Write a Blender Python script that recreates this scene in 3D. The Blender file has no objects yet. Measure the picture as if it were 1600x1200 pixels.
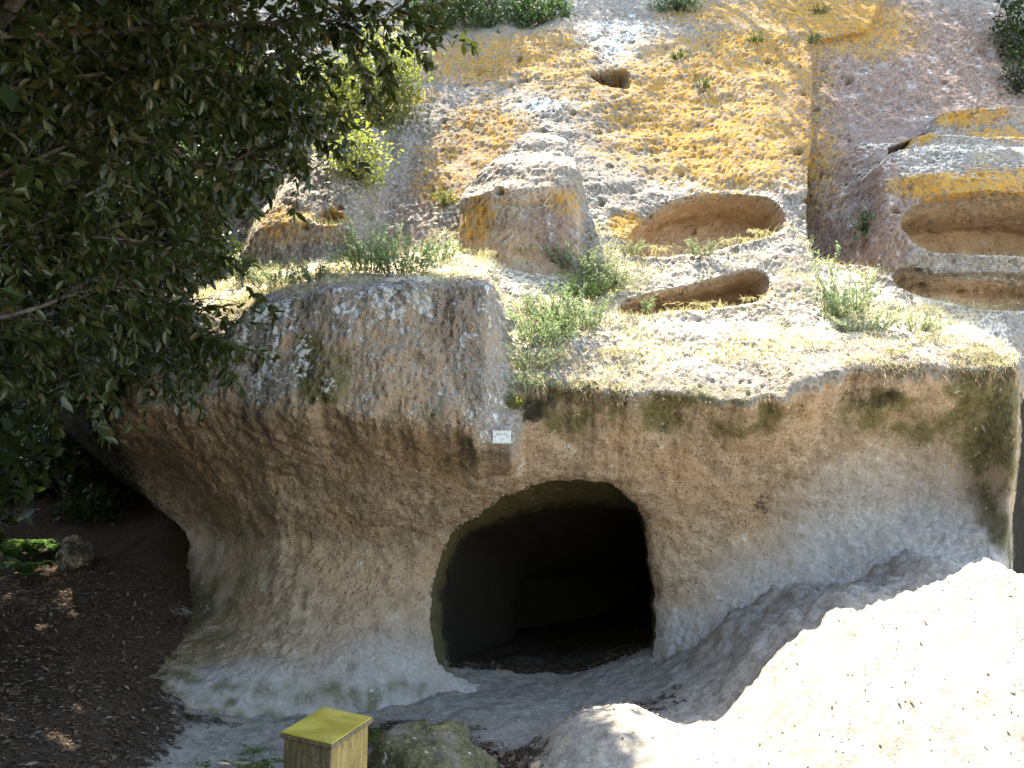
import bpy, math, random
import numpy as np
from mathutils import Vector

rng = np.random.default_rng(7)
random.seed(7)
S = bpy.context.scene
COL = S.collection
f32 = np.float32

# ------------------------------------------------------------------ camera, sky, sun, exposure
F_PX = 1331.0
PITCH = math.radians(10.0)
CP, SP = math.cos(PITCH), math.sin(PITCH)
CAM = np.array([0.0, 0.0, 1.6])
cam_d = bpy.data.cameras.new("camera")
cam_d.sensor_width = 36.0
cam_d.lens = 36.0 * F_PX / 1600.0
cam_d.clip_start = 0.05
cam_d.clip_end = 500.0
cam = bpy.data.objects.new("camera", cam_d)
cam.location = CAM
cam.rotation_euler = (math.radians(90) + PITCH, 0, 0)
COL.objects.link(cam)
S.camera = cam

SUN = Vector((-0.20, 0.25, 1.0)).normalized()
world = bpy.data.worlds.new("World")
S.world = world
world.use_nodes = True
wn = world.node_tree.nodes
sky = wn.new("ShaderNodeTexSky")
sky.sky_type = 'NISHITA'
sky.sun_disc = False
sky.sun_elevation = math.asin(SUN.z)
sky.sun_rotation = math.atan2(SUN.x, SUN.y)
wn["Background"].inputs[1].default_value = 0.15
world.node_tree.links.new(sky.outputs[0], wn["Background"].inputs[0])
sl = bpy.data.lights.new("sun", 'SUN')
sl.energy = 3.3
sl.angle = math.radians(0.6)
sl.color = (1.0, 0.95, 0.86)
so = bpy.data.objects.new("sun", sl)
so.rotation_euler = SUN.to_track_quat('Z', 'Y').to_euler()
so.location = (0, 0, 30)
COL.objects.link(so)
S.view_settings.view_transform = 'Standard'
S.view_settings.look = 'None'
S.view_settings.gamma = 1.0
S.view_settings.exposure = 2.75
S.view_settings.use_curve_mapping = False
S.view_settings.use_white_balance = True
S.view_settings.white_balance_temperature = 7100
S.render.engine = 'CYCLES'
S.cycles.max_bounces = 8
S.cycles.diffuse_bounces = 5
S.cycles.use_denoising = True

# ------------------------------------------------------------------ helpers
def at(u, v, Y):
    """the place at distance Y in front of the viewpoint that shows at photo pixel u, v"""
    cx, cy = (u - 800) / F_PX, (600 - v) / F_PX
    t = Y / (CP - cy * SP)
    return np.array([cx * t, Y, 1.6 + (SP + cy * CP) * t])

_perm = np.random.default_rng(3).permutation(256).astype(np.int32)
_perm = np.concatenate([_perm, _perm, _perm])
_g = np.random.default_rng(5).normal(size=(256, 3))
_g = (_g / np.linalg.norm(_g, axis=1)[:, None]).astype(f32)

def noise(P, freq, seed=0):
    p = (P * freq).astype(f32) + f32(seed * 17.37)
    i = np.floor(p).astype(np.int32)
    f = p - i
    i &= 255
    w = f * f * f * (f * (f * 6 - 15) + 10)
    r = 0
    for dx in (0, 1):
        wx = w[:, 0] if dx else 1 - w[:, 0]
        a = _perm[(i[:, 0] + dx) & 255]
        for dy in (0, 1):
            wy = w[:, 1] if dy else 1 - w[:, 1]
            b = _perm[a + ((i[:, 1] + dy) & 255)]
            for dz in (0, 1):
                wz = w[:, 2] if dz else 1 - w[:, 2]
                g = _g[_perm[b + ((i[:, 2] + dz) & 255)]]
                r = r + wx * wy * wz * (g[:, 0] * (f[:, 0] - dx) + g[:, 1] * (f[:, 1] - dy) + g[:, 2] * (f[:, 2] - dz))
    return r * 1.5

def fbm(P, freq, octs=4, gain=0.5, seed=0):
    r, a = 0, 1.0
    for k in range(octs):
        r = r + a * noise(P, freq * 2.03 ** k, seed + k * 3)
        a *= gain
    return r

def worley(P, freq, seed=0):
    """distance to the nearest of one random point per cell"""
    p = (P * freq).astype(f32) + f32(seed * 9.1)
    i = np.floor(p).astype(np.int32)
    f = p - i
    best = np.full(len(P), 9.0, f32)
    rnd = np.random.default_rng(11 + seed).random((256, 4)).astype(f32)
    val = np.zeros(len(P), f32)
    for dx in (-1, 0, 1):
        a = _perm[(i[:, 0] + dx) & 255]
        for dy in (-1, 0, 1):
            b = _perm[a + ((i[:, 1] + dy) & 255)]
            for dz in (-1, 0, 1):
                h = rnd[_perm[b + ((i[:, 2] + dz) & 255)]]
                d = (f[:, 0] - dx - h[:, 0]) ** 2 + (f[:, 1] - dy - h[:, 1]) ** 2 + (f[:, 2] - dz - h[:, 2]) ** 2
                m = d < best
                best[m] = d[m]
                val[m] = h[m, 3]
    return np.sqrt(best), val

def sstep(a, b, x):
    t = np.clip((x - a) / (b - a), 0, 1)
    return t * t * (3 - 2 * t)

def sdf_poly(px, pz, poly):
    """signed distance to a closed polygon, negative inside"""
    poly = np.asarray(poly, float)
    d = np.full(px.shape, 1e9)
    inside = np.zeros(px.shape, bool)
    n = len(poly)
    for k in range(n):
        ax, az = poly[k]
        bx, bz = poly[(k + 1) % n]
        ex, ez = bx - ax, bz - az
        wx, wz = px - ax, pz - az
        t = np.clip((wx * ex + wz * ez) / (ex * ex + ez * ez + 1e-12), 0, 1)
        d = np.minimum(d, (wx - t * ex) ** 2 + (wz - t * ez) ** 2)
        c = ((az > pz) != (bz > pz)) & (px < ex * (pz - az) / (ez + 1e-12 * (ez == 0)) + ax)
        inside ^= c
    return np.where(inside, -1, 1) * np.sqrt(d)

def smooth_loop(pts, n=96, it=3):
    p = np.asarray(pts, float)
    for _ in range(it):
        q = np.roll(p, -1, 0)
        p = np.stack([p * .75 + q * .25, p * .25 + q * .75], 1).reshape(-1, p.shape[1])
    s = np.concatenate([[0], np.cumsum(np.linalg.norm(np.roll(p, -1, 0) - p, axis=1))])
    pc = np.vstack([p, p[:1]])
    t = np.linspace(0, s[-1], n, endpoint=False)
    return np.stack([np.interp(t, s, pc[:, k]) for k in range(p.shape[1])], 1)

def blur1(a, n, axis):
    if n < 1:
        return a
    k = np.hanning(2 * n + 3)[1:-1]
    k /= k.sum()
    pad = [(0, 0)] * a.ndim
    pad[axis] = (n, n)
    b = np.pad(a, pad, mode='edge')
    r = np.zeros_like(a)
    for j, w in enumerate(k):
        sl_ = [slice(None)] * a.ndim
        sl_[axis] = slice(j, j + a.shape[axis])
        r += w * b[tuple(sl_)]
    return r

def link(name, me, mat=None, parent=None, smooth=True):
    me.name = name
    if mat is not None:
        for m in (mat if isinstance(mat, (list, tuple)) else [mat]):
            me.materials.append(m)
    o = bpy.data.objects.new(name, me)
    COL.objects.link(o)
    if parent is not None:
        o.parent = parent
    if smooth:
        me.polygons.foreach_set('use_smooth', np.ones(len(me.polygons), bool))
    return o

def mesh_np(name, V, Fc, mat=None, parent=None, attrs=None, smooth=True):
    """V n x 3, Fc m x k (all faces with k corners)"""
    me = bpy.data.meshes.new(name)
    V = np.ascontiguousarray(V, f32)
    Fc = np.ascontiguousarray(Fc, np.int32)
    k = Fc.shape[1]
    me.vertices.add(len(V))
    me.vertices.foreach_set('co', V.ravel())
    me.loops.add(Fc.size)
    me.loops.foreach_set('vertex_index', Fc.ravel())
    me.polygons.add(len(Fc))
    me.polygons.foreach_set('loop_start', np.arange(0, Fc.size, k, dtype=np.int32))
    me.update(calc_edges=True)
    for an, av in (attrs or {}).items():
        a = me.attributes.new(an, 'FLOAT', 'POINT')
        a.data.foreach_set('value', np.ascontiguousarray(av, f32))
    return link(name, me, mat, parent, smooth)

class MB:
    def __init__(s):
        s.v, s.f = [], []
    def add(s, vs, fs):
        b = len(s.v)
        s.v += [tuple(map(float, x)) for x in vs]
        s.f += [tuple(b + i for i in f) for f in fs]
    def tube(s, pts, rad, sides=6, cap=True):
        pts = [Vector(p) for p in pts]
        n = len(pts)
        rad = rad if hasattr(rad, '__len__') else [rad] * n
        ref = None
        rings = []
        for i in range(n):
            t = (pts[min(i + 1, n - 1)] - pts[max(i - 1, 0)]).normalized()
            if ref is None:
                ref = Vector((0, 0, 1)) if abs(t.z) < .9 else Vector((1, 0, 0))
            a = t.cross(ref).normalized()
            ref = a.cross(t)
            rings.append([pts[i] + (a * math.cos(2 * math.pi * k / sides) + ref * math.sin(2 * math.pi * k / sides)) * rad[i] for k in range(sides)])
        vs = [p for r in rings for p in r]
        fs = [(i * sides + k, i * sides + (k + 1) % sides, (i + 1) * sides + (k + 1) % sides, (i + 1) * sides + k) for i in range(n - 1) for k in range(sides)]
        if cap:
            fs += [tuple(range(sides))[::-1], tuple((n - 1) * sides + k for k in range(sides))]
        s.add(vs, fs)
    def box(s, c, size, R=None):
        vs = []
        for x in (-.5, .5):
            for y in (-.5, .5):
                for z in (-.5, .5):
                    p = Vector((x * size[0], y * size[1], z * size[2]))
                    vs.append((R @ p if R else p) + Vector(c))
        s.add(vs, [(0, 1, 3, 2), (4, 6, 7, 5), (0, 4, 5, 1), (2, 3, 7, 6), (0, 2, 6, 4), (1, 5, 7, 3)])
    def build(s, name, mat, parent=None, smooth=True, bevel=0):
        me = bpy.data.meshes.new(name)
        me.from_pydata(s.v, [], s.f)
        o = link(name, me, mat, parent, smooth)
        if bevel:
            m = o.modifiers.new('bevel', 'BEVEL')
            m.width = bevel
            m.segments = 2
        return o

def tag(o, label=None, cat=None, group=None, kind=None):
    if label: o['label'] = label
    if cat: o['category'] = cat
    if group: o['group'] = group
    if kind: o['kind'] = kind
    return o

def thing(name, loc, label, cat, group=None):
    o = bpy.data.objects.new(name, None)
    o.empty_display_size = .1
    o.location = [float(a) for a in loc]
    COL.objects.link(o)
    return tag(o, label, cat, group)

LEAF_V = np.array([(0, 0, 0), (.3, .19, .05), (.68, .17, .03), (1, 0, -.06), (.68, -.17, .03), (.3, -.19, .05), (.5, 0, -.02)])
LEAF_F = np.array([(0, 6, 1), (1, 6, 2), (2, 6, 3), (3, 6, 4), (4, 6, 5), (5, 6, 0)])
BIT_V = np.array([(0, 0, 0), (.5, .24, .06), (1, 0, 0), (.5, -.24, .06)])
BIT_F = np.array([(0, 2, 1), (0, 3, 2)])
NEEDLE_V = np.array([(0, .06, 0), (0, -.06, 0), (.55, -.05, .06), (.55, .05, .06), (1, 0, 0)])
NEEDLE_F = np.array([(0, 1, 2), (0, 2, 3), (3, 2, 4)])

def frames(d, n):
    d = d / (np.linalg.norm(d, axis=1)[:, None] + 1e-9)
    y = np.cross(n, d)
    y /= np.linalg.norm(y, axis=1)[:, None] + 1e-9
    z = np.cross(d, y)
    return np.stack([d, y, z], 2)

def scatter(name, tv, tf, pos, R, sc, mat, parent=None, smooth=False):
    pos = np.asarray(pos)
    n = len(pos)
    V = np.einsum('nij,vj->nvi', R, tv) * np.asarray(sc).reshape(n, 1, 1) + pos[:, None, :]
    Fc = (tf[None] + (np.arange(n) * len(tv))[:, None, None]).reshape(-1, tf.shape[1])
    rnd = np.repeat(rng.random(n), len(tv))
    return mesh_np(name, V.reshape(-1, 3), Fc, mat, parent, {'rnd': rnd}, smooth)

def unit(n):
    v = rng.normal(size=(n, 3))
    return v / np.linalg.norm(v, axis=1)[:, None]

# ------------------------------------------------------------------ materials
class NT:
    def __init__(s, name):
        s.m = bpy.data.materials.new(name)
        s.m.use_nodes = True
        s.t = s.m.node_tree
        s.t.nodes.clear()
        s.out = s.n('ShaderNodeOutputMaterial')
        s.co = s.n('ShaderNodeTexCoord').outputs['Object']
    def n(s, typ, **k):
        x = s.t.nodes.new(typ)
        for a, b in k.items():
            setattr(x, a, b)
        return x
    def set(s, sock, v):
        if isinstance(v, bpy.types.NodeSocket):
            s.t.links.new(v, sock)
        else:
            if hasattr(v, '__len__') and len(v) == 3 and sock.type == 'RGBA':
                v = (*v, 1)
            sock.default_value = v
    def noise(s, scale, detail=4, rough=.55, dist=0):
        x = s.n('ShaderNodeTexNoise')
        s.set(x.inputs['Vector'], s.co)
        x.inputs['Scale'].default_value = scale
        x.inputs['Detail'].default_value = detail
        x.inputs['Roughness'].default_value = rough
        x.inputs['Distortion'].default_value = dist
        return x.outputs['Fac']
    def voro(s, scale, feature='F1', out='Distance', rand=1):
        x = s.n('ShaderNodeTexVoronoi', feature=feature)
        s.set(x.inputs['Vector'], s.co)
        x.inputs['Scale'].default_value = scale
        x.inputs['Randomness'].default_value = rand
        return x.outputs[out]
    def attr(s, name):
        return s.n('ShaderNodeAttribute', attribute_name=name).outputs['Fac']
    def math(s, op, a, b=0.0, c=0.0, clamp=False):
        x = s.n('ShaderNodeMath', operation=op, use_clamp=clamp)
        s.set(x.inputs[0], a); s.set(x.inputs[1], b); s.set(x.inputs[2], c)
        return x.outputs[0]
    def ramp(s, v, a, b, lo=0.0, hi=1.0):
        x = s.n('ShaderNodeMapRange', interpolation_type='SMOOTHSTEP')
        s.set(x.inputs[0], v)
        for i, q in enumerate((a, b, lo, hi)):
            x.inputs[1 + i].default_value = q
        return x.outputs[0]
    def mix(s, f, a, b):
        x = s.n('ShaderNodeMix', data_type='RGBA')
        s.set(x.inputs[0], f); s.set(x.inputs[6], a); s.set(x.inputs[7], b)
        return x.outputs[2]
    def bump(s, h, dist, strength=1.0, normal=None):
        x = s.n('ShaderNodeBump')
        s.set(x.inputs['Height'], h)
        x.inputs['Distance'].default_value = dist
        x.inputs['Strength'].default_value = strength
        if normal is not None:
            s.set(x.inputs['Normal'], normal)
        return x.outputs[0]
    def bsdf(s, col, rough=.9, normal=None, spec=.2, metal=0.0):
        x = s.n('ShaderNodeBsdfPrincipled')
        s.set(x.inputs['Base Color'], col)
        s.set(x.inputs['Roughness'], rough)
        x.inputs['Specular IOR Level'].default_value = spec
        x.inputs['Metallic'].default_value = metal
        if normal is not None:
            s.set(x.inputs['Normal'], normal)
        return x.outputs[0]
    def done(s, shader):
        s.t.links.new(shader, s.out.inputs[0])
        return s.m

def rock_material():
    t = NT('tuff_rock')
    n_big = t.noise(1.3, 5, .6)
    n_mid = t.noise(6, 5, .6)
    n_fine = t.noise(26, 5, .65)
    n_grain = t.noise(90, 3, .6)
    peb = t.voro(28, out='Distance')
    pebc = t.voro(28, out='Color')
    sep = t.n('ShaderNodeSeparateColor')
    t.set(sep.inputs[0], pebc)
    pr = sep.outputs[0]
    # bare tuff
    tan = t.mix(t.ramp(n_mid, .35, .68), (.28, .208, .142), (.47, .365, .252))
    tan = t.mix(t.ramp(n_big, .40, .66), tan, (.42, .295, .182))
    tan = t.mix(t.math('MULTIPLY', t.ramp(n_fine, .52, .66), .65), tan, (.15, .108, .074))
    lump = t.math('MULTIPLY', t.ramp(pr, .74, .78), t.ramp(peb, .42, .30))
    tan = t.mix(t.math('MULTIPLY', lump, .65), tan, (.50, .42, .31))
    dark = t.math('MULTIPLY', t.ramp(pr, .20, .16), t.ramp(peb, .36, .26))
    tan = t.mix(t.math('MULTIPLY', t.math('MULTIPLY', dark, t.ramp(n_mid, .35, .6)), .8), tan, (.10, .066, .042))
    # weathered grey crust
    grey = t.mix(t.ramp(n_fine, .38, .62), (.165, .143, .116), (.315, .285, .240))
    grey = t.mix(t.ramp(n_mid, .50, .72), grey, (.30, .255, .205))
    grey = t.mix(t.math('MULTIPLY', t.ramp(n_grain, .58, .70), .5), grey, (.13, .115, .095))
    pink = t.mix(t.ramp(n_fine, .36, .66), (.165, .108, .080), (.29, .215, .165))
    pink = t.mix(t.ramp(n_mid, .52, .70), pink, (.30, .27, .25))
    sand = t.mix(t.ramp(n_fine, .34, .66), (.33, .305, .275), (.46, .44, .41))
    sand = t.mix(t.ramp(n_mid, .45, .75), sand, (.36, .31, .25))
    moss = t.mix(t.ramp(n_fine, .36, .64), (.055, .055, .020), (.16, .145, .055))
    lich = t.mix(t.ramp(n_fine, .35, .65), (.34, .145, .018), (.49, .255, .036))
    lich = t.mix(t.ramp(n_mid, .45, .68), lich, (.36, .23, .065))
    white = t.mix(n_grain, (.42, .44, .42), (.62, .63, .60))
    shade_dirt = t.mix(n_fine, (.014, .013, .010), (.05, .042, .030))  # near-black layer: painted shade, also dark earth and a crack
    var = t.math('ADD', t.math('MULTIPLY', t.math('SUBTRACT', n_fine, .5), 1.5), t.math('MULTIPLY', t.math('SUBTRACT', n_mid, .5), 1.6))
    def lay(base, name, col, k=1.0, w=.10):
        f = t.math('ADD', t.attr(name), t.math('MULTIPLY', var, k))
        return t.mix(t.ramp(f, .5 - w, .5 + w), base, col)
    tan = t.mix(t.math('MULTIPLY', t.ramp(t.noise(3.1, 6, .72), .54, .66), .42), tan, (.20, .135, .085))
    c = lay(tan, 'grey', grey, .9, .14)
    c = t.mix(t.math('MULTIPLY', t.attr('warm'), .85), c, t.mix(t.ramp(n_mid, .35, .65), (.40, .235, .12), (.52, .345, .20)))
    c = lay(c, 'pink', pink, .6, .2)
    c = lay(c, 'sand', sand, .45, .48)
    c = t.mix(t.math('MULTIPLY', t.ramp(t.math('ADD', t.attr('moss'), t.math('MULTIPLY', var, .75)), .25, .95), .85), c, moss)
    c = lay(c, 'pale', white, 1.3, .07)
    c = lay(c, 'straw', t.mix(n_fine, (.48, .41, .29), (.68, .60, .46)), 1.0, .2)
    c = t.mix(t.math('MULTIPLY', t.ramp(t.attr('lichen'), .15, .8), .48), c, t.mix(t.ramp(n_mid, .35, .65), (.23, .165, .09), (.33, .215, .08)))
    n12 = t.noise(13, 5, .7)
    lv = t.math('ADD', t.math('MULTIPLY', var, .75), t.math('ADD', t.math('MULTIPLY', t.math('SUBTRACT', n12, .5), 2.2), t.math('MULTIPLY', t.math('SUBTRACT', n_grain, .5), 1.0)))
    lf = t.ramp(t.math('ADD', t.math('MULTIPLY', t.attr('lichen'), .75), t.math('MULTIPLY', lv, t.ramp(t.attr('lichen'), .05, .35))), .40, .62)
    c = t.mix(t.math('MULTIPLY', lf, .92), c, lich)
    c = lay(c, 'soot', shade_dirt, .6, .22)
    # relief
    h = t.math('ADD', t.math('MULTIPLY', n_fine, 1.0), t.math('MULTIPLY', n_grain, .35))
    h = t.math('SUBTRACT', h, t.math('MULTIPLY', t.ramp(peb, .0, .45, 0, .45), t.math('SUBTRACT', 1.0, t.math('MULTIPLY', t.attr('sand'), .8))))
    nrm = t.bump(h, .020, .95)
    return t.done(t.bsdf(c, .95, nrm, .1))

def leaf_material(name, c1, c2, c3=None, trans=.35, rough=.45, spec=.4):
    t = NT(name)
    r = t.attr('rnd')
    c = t.mix(r, c1, c2)
    if c3 is not None:
        c = t.mix(t.ramp(r, .92, .95), c, c3)
    c = t.mix(t.math('MULTIPLY', t.noise(60, 2), .5), c, (c1[0] * .6, c1[1] * .6, c1[2] * .6))
    b = t.bsdf(c, rough, None, spec)
    tr = t.n('ShaderNodeBsdfTranslucent')
    t.set(tr.inputs[0], t.mix(.5, c, (c2[0] * 1.2, c2[1] * 1.5, c2[2] * .6)))
    ms = t.n('ShaderNodeMixShader')
    ms.inputs[0].default_value = trans
    t.t.links.new(b, ms.inputs[1]); t.t.links.new(tr.outputs[0], ms.inputs[2])
    return t.done(ms.outputs[0])

def bark_material(name, a, b):
    t = NT(name)
    n = t.noise(14, 5, .65)
    v = t.voro(22)
    c = t.mix(t.ramp(n, .35, .65), a, b)
    return t.done(t.bsdf(c, .95, t.bump(t.math('ADD', n, v), .02, .8), .1))

M_ROCK = rock_material()

def ground_material():
    t = NT('earth')
    n1, n2, n3 = t.noise(2.2, 5, .6), t.noise(14, 5, .65), t.noise(70, 4, .6)
    sand = t.mix(t.ramp(n2, .34, .66), (.22, .20, .165), (.36, .335, .285))
    sand = t.mix(t.math('MULTIPLY', t.ramp(n3, .55, .70), .6), sand, (.13, .105, .08))
    sand = t.mix(t.math('MULTIPLY', t.ramp(n1, .5, .7), .5), sand, (.38, .33, .24))
    lit = t.mix(t.ramp(n3, .36, .62), (.020, .015, .010), (.085, .060, .042))
    lit = t.mix(t.ramp(n2, .55, .72), lit, (.055, .04, .028))
    moss = t.mix(t.ramp(n3, .34, .64), (.028, .045, .010), (.10, .14, .03))
    var = t.math('ADD', t.math('SUBTRACT', n2, .5), t.math('MULTIPLY', t.math('SUBTRACT', n1, .5), 1.2))
    def lay(base, name, col, k, w):
        return t.mix(t.ramp(t.math('ADD', t.attr(name), t.math('MULTIPLY', var, k)), .5 - w, .5 + w), base, col)
    c = lay(sand, 'litter', lit, 1.2, .12)
    c = lay(c, 'dry', t.mix(t.ramp(n3, .35, .65), (.24, .21, .14), (.38, .345, .25)), 1.3, .2)
    c = lay(c, 'moss', moss, 1.3, .10)
    h = t.math('ADD', n2, t.math('MULTIPLY', n3, .5))
    return t.done(t.bsdf(c, .97, t.bump(h, .03, .8), .08))

M_GROUND = ground_material()
M_LEAF_NEAR = leaf_material('holm_leaf', (.030, .046, .014), (.085, .095, .028), (.15, .11, .035), .32, .36, .5)
M_LEAF_DARK = leaf_material('forest_leaf', (.020, .034, .012), (.055, .080, .022), None, .30, .4, .4)
M_LEAF_BUSH = leaf_material('bush_leaf', (.045, .085, .030), (.10, .15, .055), None, .35, .55, .3)
M_LEAF_LIGHT = leaf_material('laurel_leaf', (.13, .16, .04), (.27, .27, .075), None, .5, .45, .4)
M_LEAF_HERB = leaf_material('herb_leaf', (.19, .26, .15), (.36, .43, .28), None, .30, .65, .2)
M_LEAF_PALE = leaf_material('pale_herb_leaf', (.22, .26, .18), (.40, .43, .31), (.46, .42, .27), .25, .7, .2)
M_FERN = leaf_material('fern_leaf', (.06, .15, .03), (.14, .26, .06), None, .35, .5, .3)
M_STRAW = leaf_material('dry_grass', (.42, .345, .225), (.60, .525, .38), (.30, .20, .12), .30, .7, .15)
M_ROOT = leaf_material('dry_root', (.13, .075, .045), (.25, .16, .10), None, .1, .8, .1)
M_LITTER = leaf_material('dead_leaf', (.10, .065, .040), (.24, .17, .11), (.36, .30, .23), .05, .7, .2)
M_MOSSY = leaf_material('moss_tuft', (.06, .065, .018), (.17, .16, .05), None, .2, .8, .1)
M_BARK = bark_material('bark', (.045, .035, .026), (.12, .10, .08))
M_STALK = bark_material('green_stalk', (.10, .13, .05), (.20, .22, .10))

# ------------------------------------------------------------------ the cliff
def curve(pts):
    """a line along the cliff, given where it shows in the photo and how far off it is"""
    w = np.array([at(*p) for p in pts])
    return w[np.argsort(w[:, 0])]

foot = curve([(-400, 900, 15), (60, 930, 11.5), (180, 1100, 6.9), (300, 1110, 7.1), (450, 1095, 7.5), (600, 1050, 7.95), (700, 1045, 8.35), (850, 1066, 8.8),
              (985, 1050, 8.75), (1060, 1045, 8.35), (1200, 1035, 7.75), (1350, 985, 7.3), (1500, 905, 7.2), (1560, 940, 7.1), (1640, 960, 9.6), (2100, 900, 9.8)])
shin = curve([(-400, 860, 15.5), (100, 890, 12), (225, 950, 10.0), (268, 960, 9.3), (330, 975, 8.65), (400, 985, 8.2), (450, 985, 8.05), (600, 970, 8.3), (690, 960, 8.5), (850, 960, 8.8), (1010, 960, 8.65),
              (1100, 950, 8.45), (1200, 935, 8.25), (1350, 900, 8.0), (1500, 868, 7.75), (1560, 880, 7.45), (1640, 900, 9.8), (2100, 880, 10)])
neck = curve([(-400, 780, 16), (150, 790, 13), (252, 815, 11.8), (290, 830, 10.6), (335, 840, 9.6), (390, 848, 8.8), (440, 850, 8.5), (600, 850, 8.45), (850, 850, 8.5), (1010, 850, 8.5),
              (1200, 830, 8.4), (1400, 800, 8.3), (1510, 800, 8.0), (1570, 800, 7.55), (1625, 800, 10.2), (2100, 800, 10.2)])
brow = curve([(-400, 680, 16), (110, 720, 13), (172, 715, 10), (190, 720, 9.3), (225, 725, 8.95), (300, 735, 8.3), (420, 735, 7.9), (600, 742, 7.8), (860, 752, 7.9), (1010, 745, 7.95), (1200, 720, 7.95),
              (1400, 700, 7.9), (1520, 700, 7.75), (1578, 700, 7.4), (1620, 690, 9.8), (2100, 690, 9.8)])
under = curve([(-400, 620, 16), (70, 670, 13), (130, 668, 9), (150, 668, 7.6), (260, 640, 7.15), (420, 640, 6.98), (600, 655, 6.92), (740, 690, 6.95), (800, 700, 7.05), (818, 640, 7.35),
               (870, 628, 7.38), (980, 640, 7.4), (1060, 632, 7.42), (1225, 645, 7.38), (1242, 625, 7.42), (1330, 605, 7.45), (1420, 612, 7.42), (1500, 606, 7.42),
               (1580, 598, 7.35), (1605, 620, 8.8), (2100, 600, 8.8)])
rim = curve([(-400, 560, 16.3), (50, 600, 13.2), (115, 590, 9.2), (150, 590, 7.7), (260, 560, 7.35), (345, 530, 7.25), (400, 480, 7.15), (520, 450, 7.05), (640, 443, 6.98), (762, 440, 6.94), (770, 470, 7.22),
             (785, 530, 7.32), (800, 598, 7.28), (900, 606, 7.29), (980, 616, 7.32), (1220, 626, 7.30), (1240, 606, 7.34), (1330, 572, 7.36), (1580, 572, 7.3), (1600, 560, 8.6), (2100, 540, 8.6)])
shelf = curve([(-400, 480, 16.6), (80, 500, 13.4), (180, 490, 9.6), (350, 470, 8.3), (520, 428, 8.2), (640, 424, 8.2), (760, 426, 8.2), (772, 448, 8.15), (785, 474, 8.1), (810, 500, 8.1), (900, 512, 8.2), (1000, 508, 8.25),
               (1200, 492, 8.3), (1330, 492, 8.3), (1460, 498, 8.3), (1600, 490, 8.9), (2100, 470, 9)])
back = curve([(-400, 400, 17), (120, 420, 13.8), (270, 400, 10.4), (350, 400, 9.7), (520, 398, 9.6), (720, 394, 9.35), (900, 398, 9.3), (1000, 388, 9.2), (1220, 358, 9.2), (1290, 395, 9.4), (1380, 405, 9.3),
              (1600, 405, 9.3), (2100, 390, 9.3)])
mid = curve([(-400, 180, 18), (200, 230, 14), (350, 230, 11.1), (600, 225, 10.55), (900, 210, 10.5), (1260, 195, 10.35), (1600, 190, 10.6), (2100, 190, 10.6)])
high = curve([(-400, 50, 19.5), (250, 90, 15), (400, 90, 12.4), (600, 95, 11.9), (900, 55, 11.6), (1260, 55, 11.35), (1600, 50, 11.5), (2100, 50, 11.5)])
top = curve([(-400, -60, 21), (300, -60, 16), (600, -50, 13.4), (850, -10, 13.0), (1260, -60, 12.7), (2100, -70, 12.7)])

xs = np.concatenate([np.arange(-9.5, -5.2, .06), np.arange(-5.2, -3.9, .028), np.arange(-3.9, 4.6, .0165), np.arange(4.6, 6.9, .024), np.arange(6.9, 9.5, .07)])
NX = len(xs)
zd = np.arange(-1.0, 12.6, .01)
NZ = len(zd)

def on(c, sm=.03):
    z, y = np.interp(xs, c[:, 0], c[:, 2]), np.interp(xs, c[:, 0], c[:, 1])
    return z, y
knots = [on(c) for c in (foot, shin, neck, brow, under, rim, shelf, back, mid, high, top)]
X3 = np.stack([xs, np.zeros(NX), np.zeros(NX)], 1)
jag = noise(X3 * 1.0, 2.6, 2) * .10 + noise(X3, 8, 4) * .05 + noise(X3, 23, 6) * .02
knots[4] = (knots[4][0] + jag, knots[4][1])
knots[5] = (knots[5][0] + noise(X3, 1.9, 8) * .05 + noise(X3, 7, 9) * .03, knots[5][1] + noise(X3, 2.7, 10) * .05)
Zk = np.stack([np.full(NX, -1.0)] + [k[0] for k in knots] + [np.full(NX, 12.6)])
Yk = np.stack([knots[0][1] - .35] + [k[1] for k in knots] + [np.interp(xs, [-9, -5], [23, 17.5])])
for k in range(1, len(Zk)):
    Zk[k] = np.maximum(Zk[k], Zk[k - 1] + .04)
Y = np.empty((NX, NZ))
for i in range(NX):
    Y[i] = np.interp(zd, Zk[:, i], Yk[:, i])
# round the profile where it is a smooth hollow, keep the rim crisp
Ys = blur1(Y, 28, 1)
Yss = blur1(Y, 5, 1)
zr = zd[None, :]
lsoft = sstep(-.02, -.5, xs)[:, None]
below = sstep(.12 - .55 * lsoft, .45 - .1 * lsoft, Zk[5][:, None] - zr)
Y = Ys * below + Yss * (1 - below)
Y = blur1(Y, 1, 0)
XX, ZZ = np.meshgrid(xs, zd, indexing='ij')

def poly_at(pts, Yd):
    if hasattr(Yd, '__len__'):
        vv, yy = zip(*sorted(Yd))
        return np.array([at(u, v, np.interp(v, vv, yy))[[0, 2]] for u, v in pts])
    return np.array([at(u, v, Yd)[[0, 2]] for u, v in pts])

# left buttress standing out in front of the middle wall of the terrace
P_BUTT = poly_at([(360, 420), (372, 330), (420, 285), (470, 240), (530, 215), (570, 205), (604, 212), (606, 300), (604, 420)], [(420, 9.4), (320, 9.6), (205, 10.6)])
d = sdf_poly(XX, ZZ, P_BUTT)
butt = sstep(.02, -.10, d) * .55
bx = P_BUTT[:, 0].max()
butt = np.where(XX < bx - .35, sstep(.1, -.5, d) * .6, butt * sstep(0.0, .5, bx - XX) + 0)
Y -= np.clip(butt, 0, 1)
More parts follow.
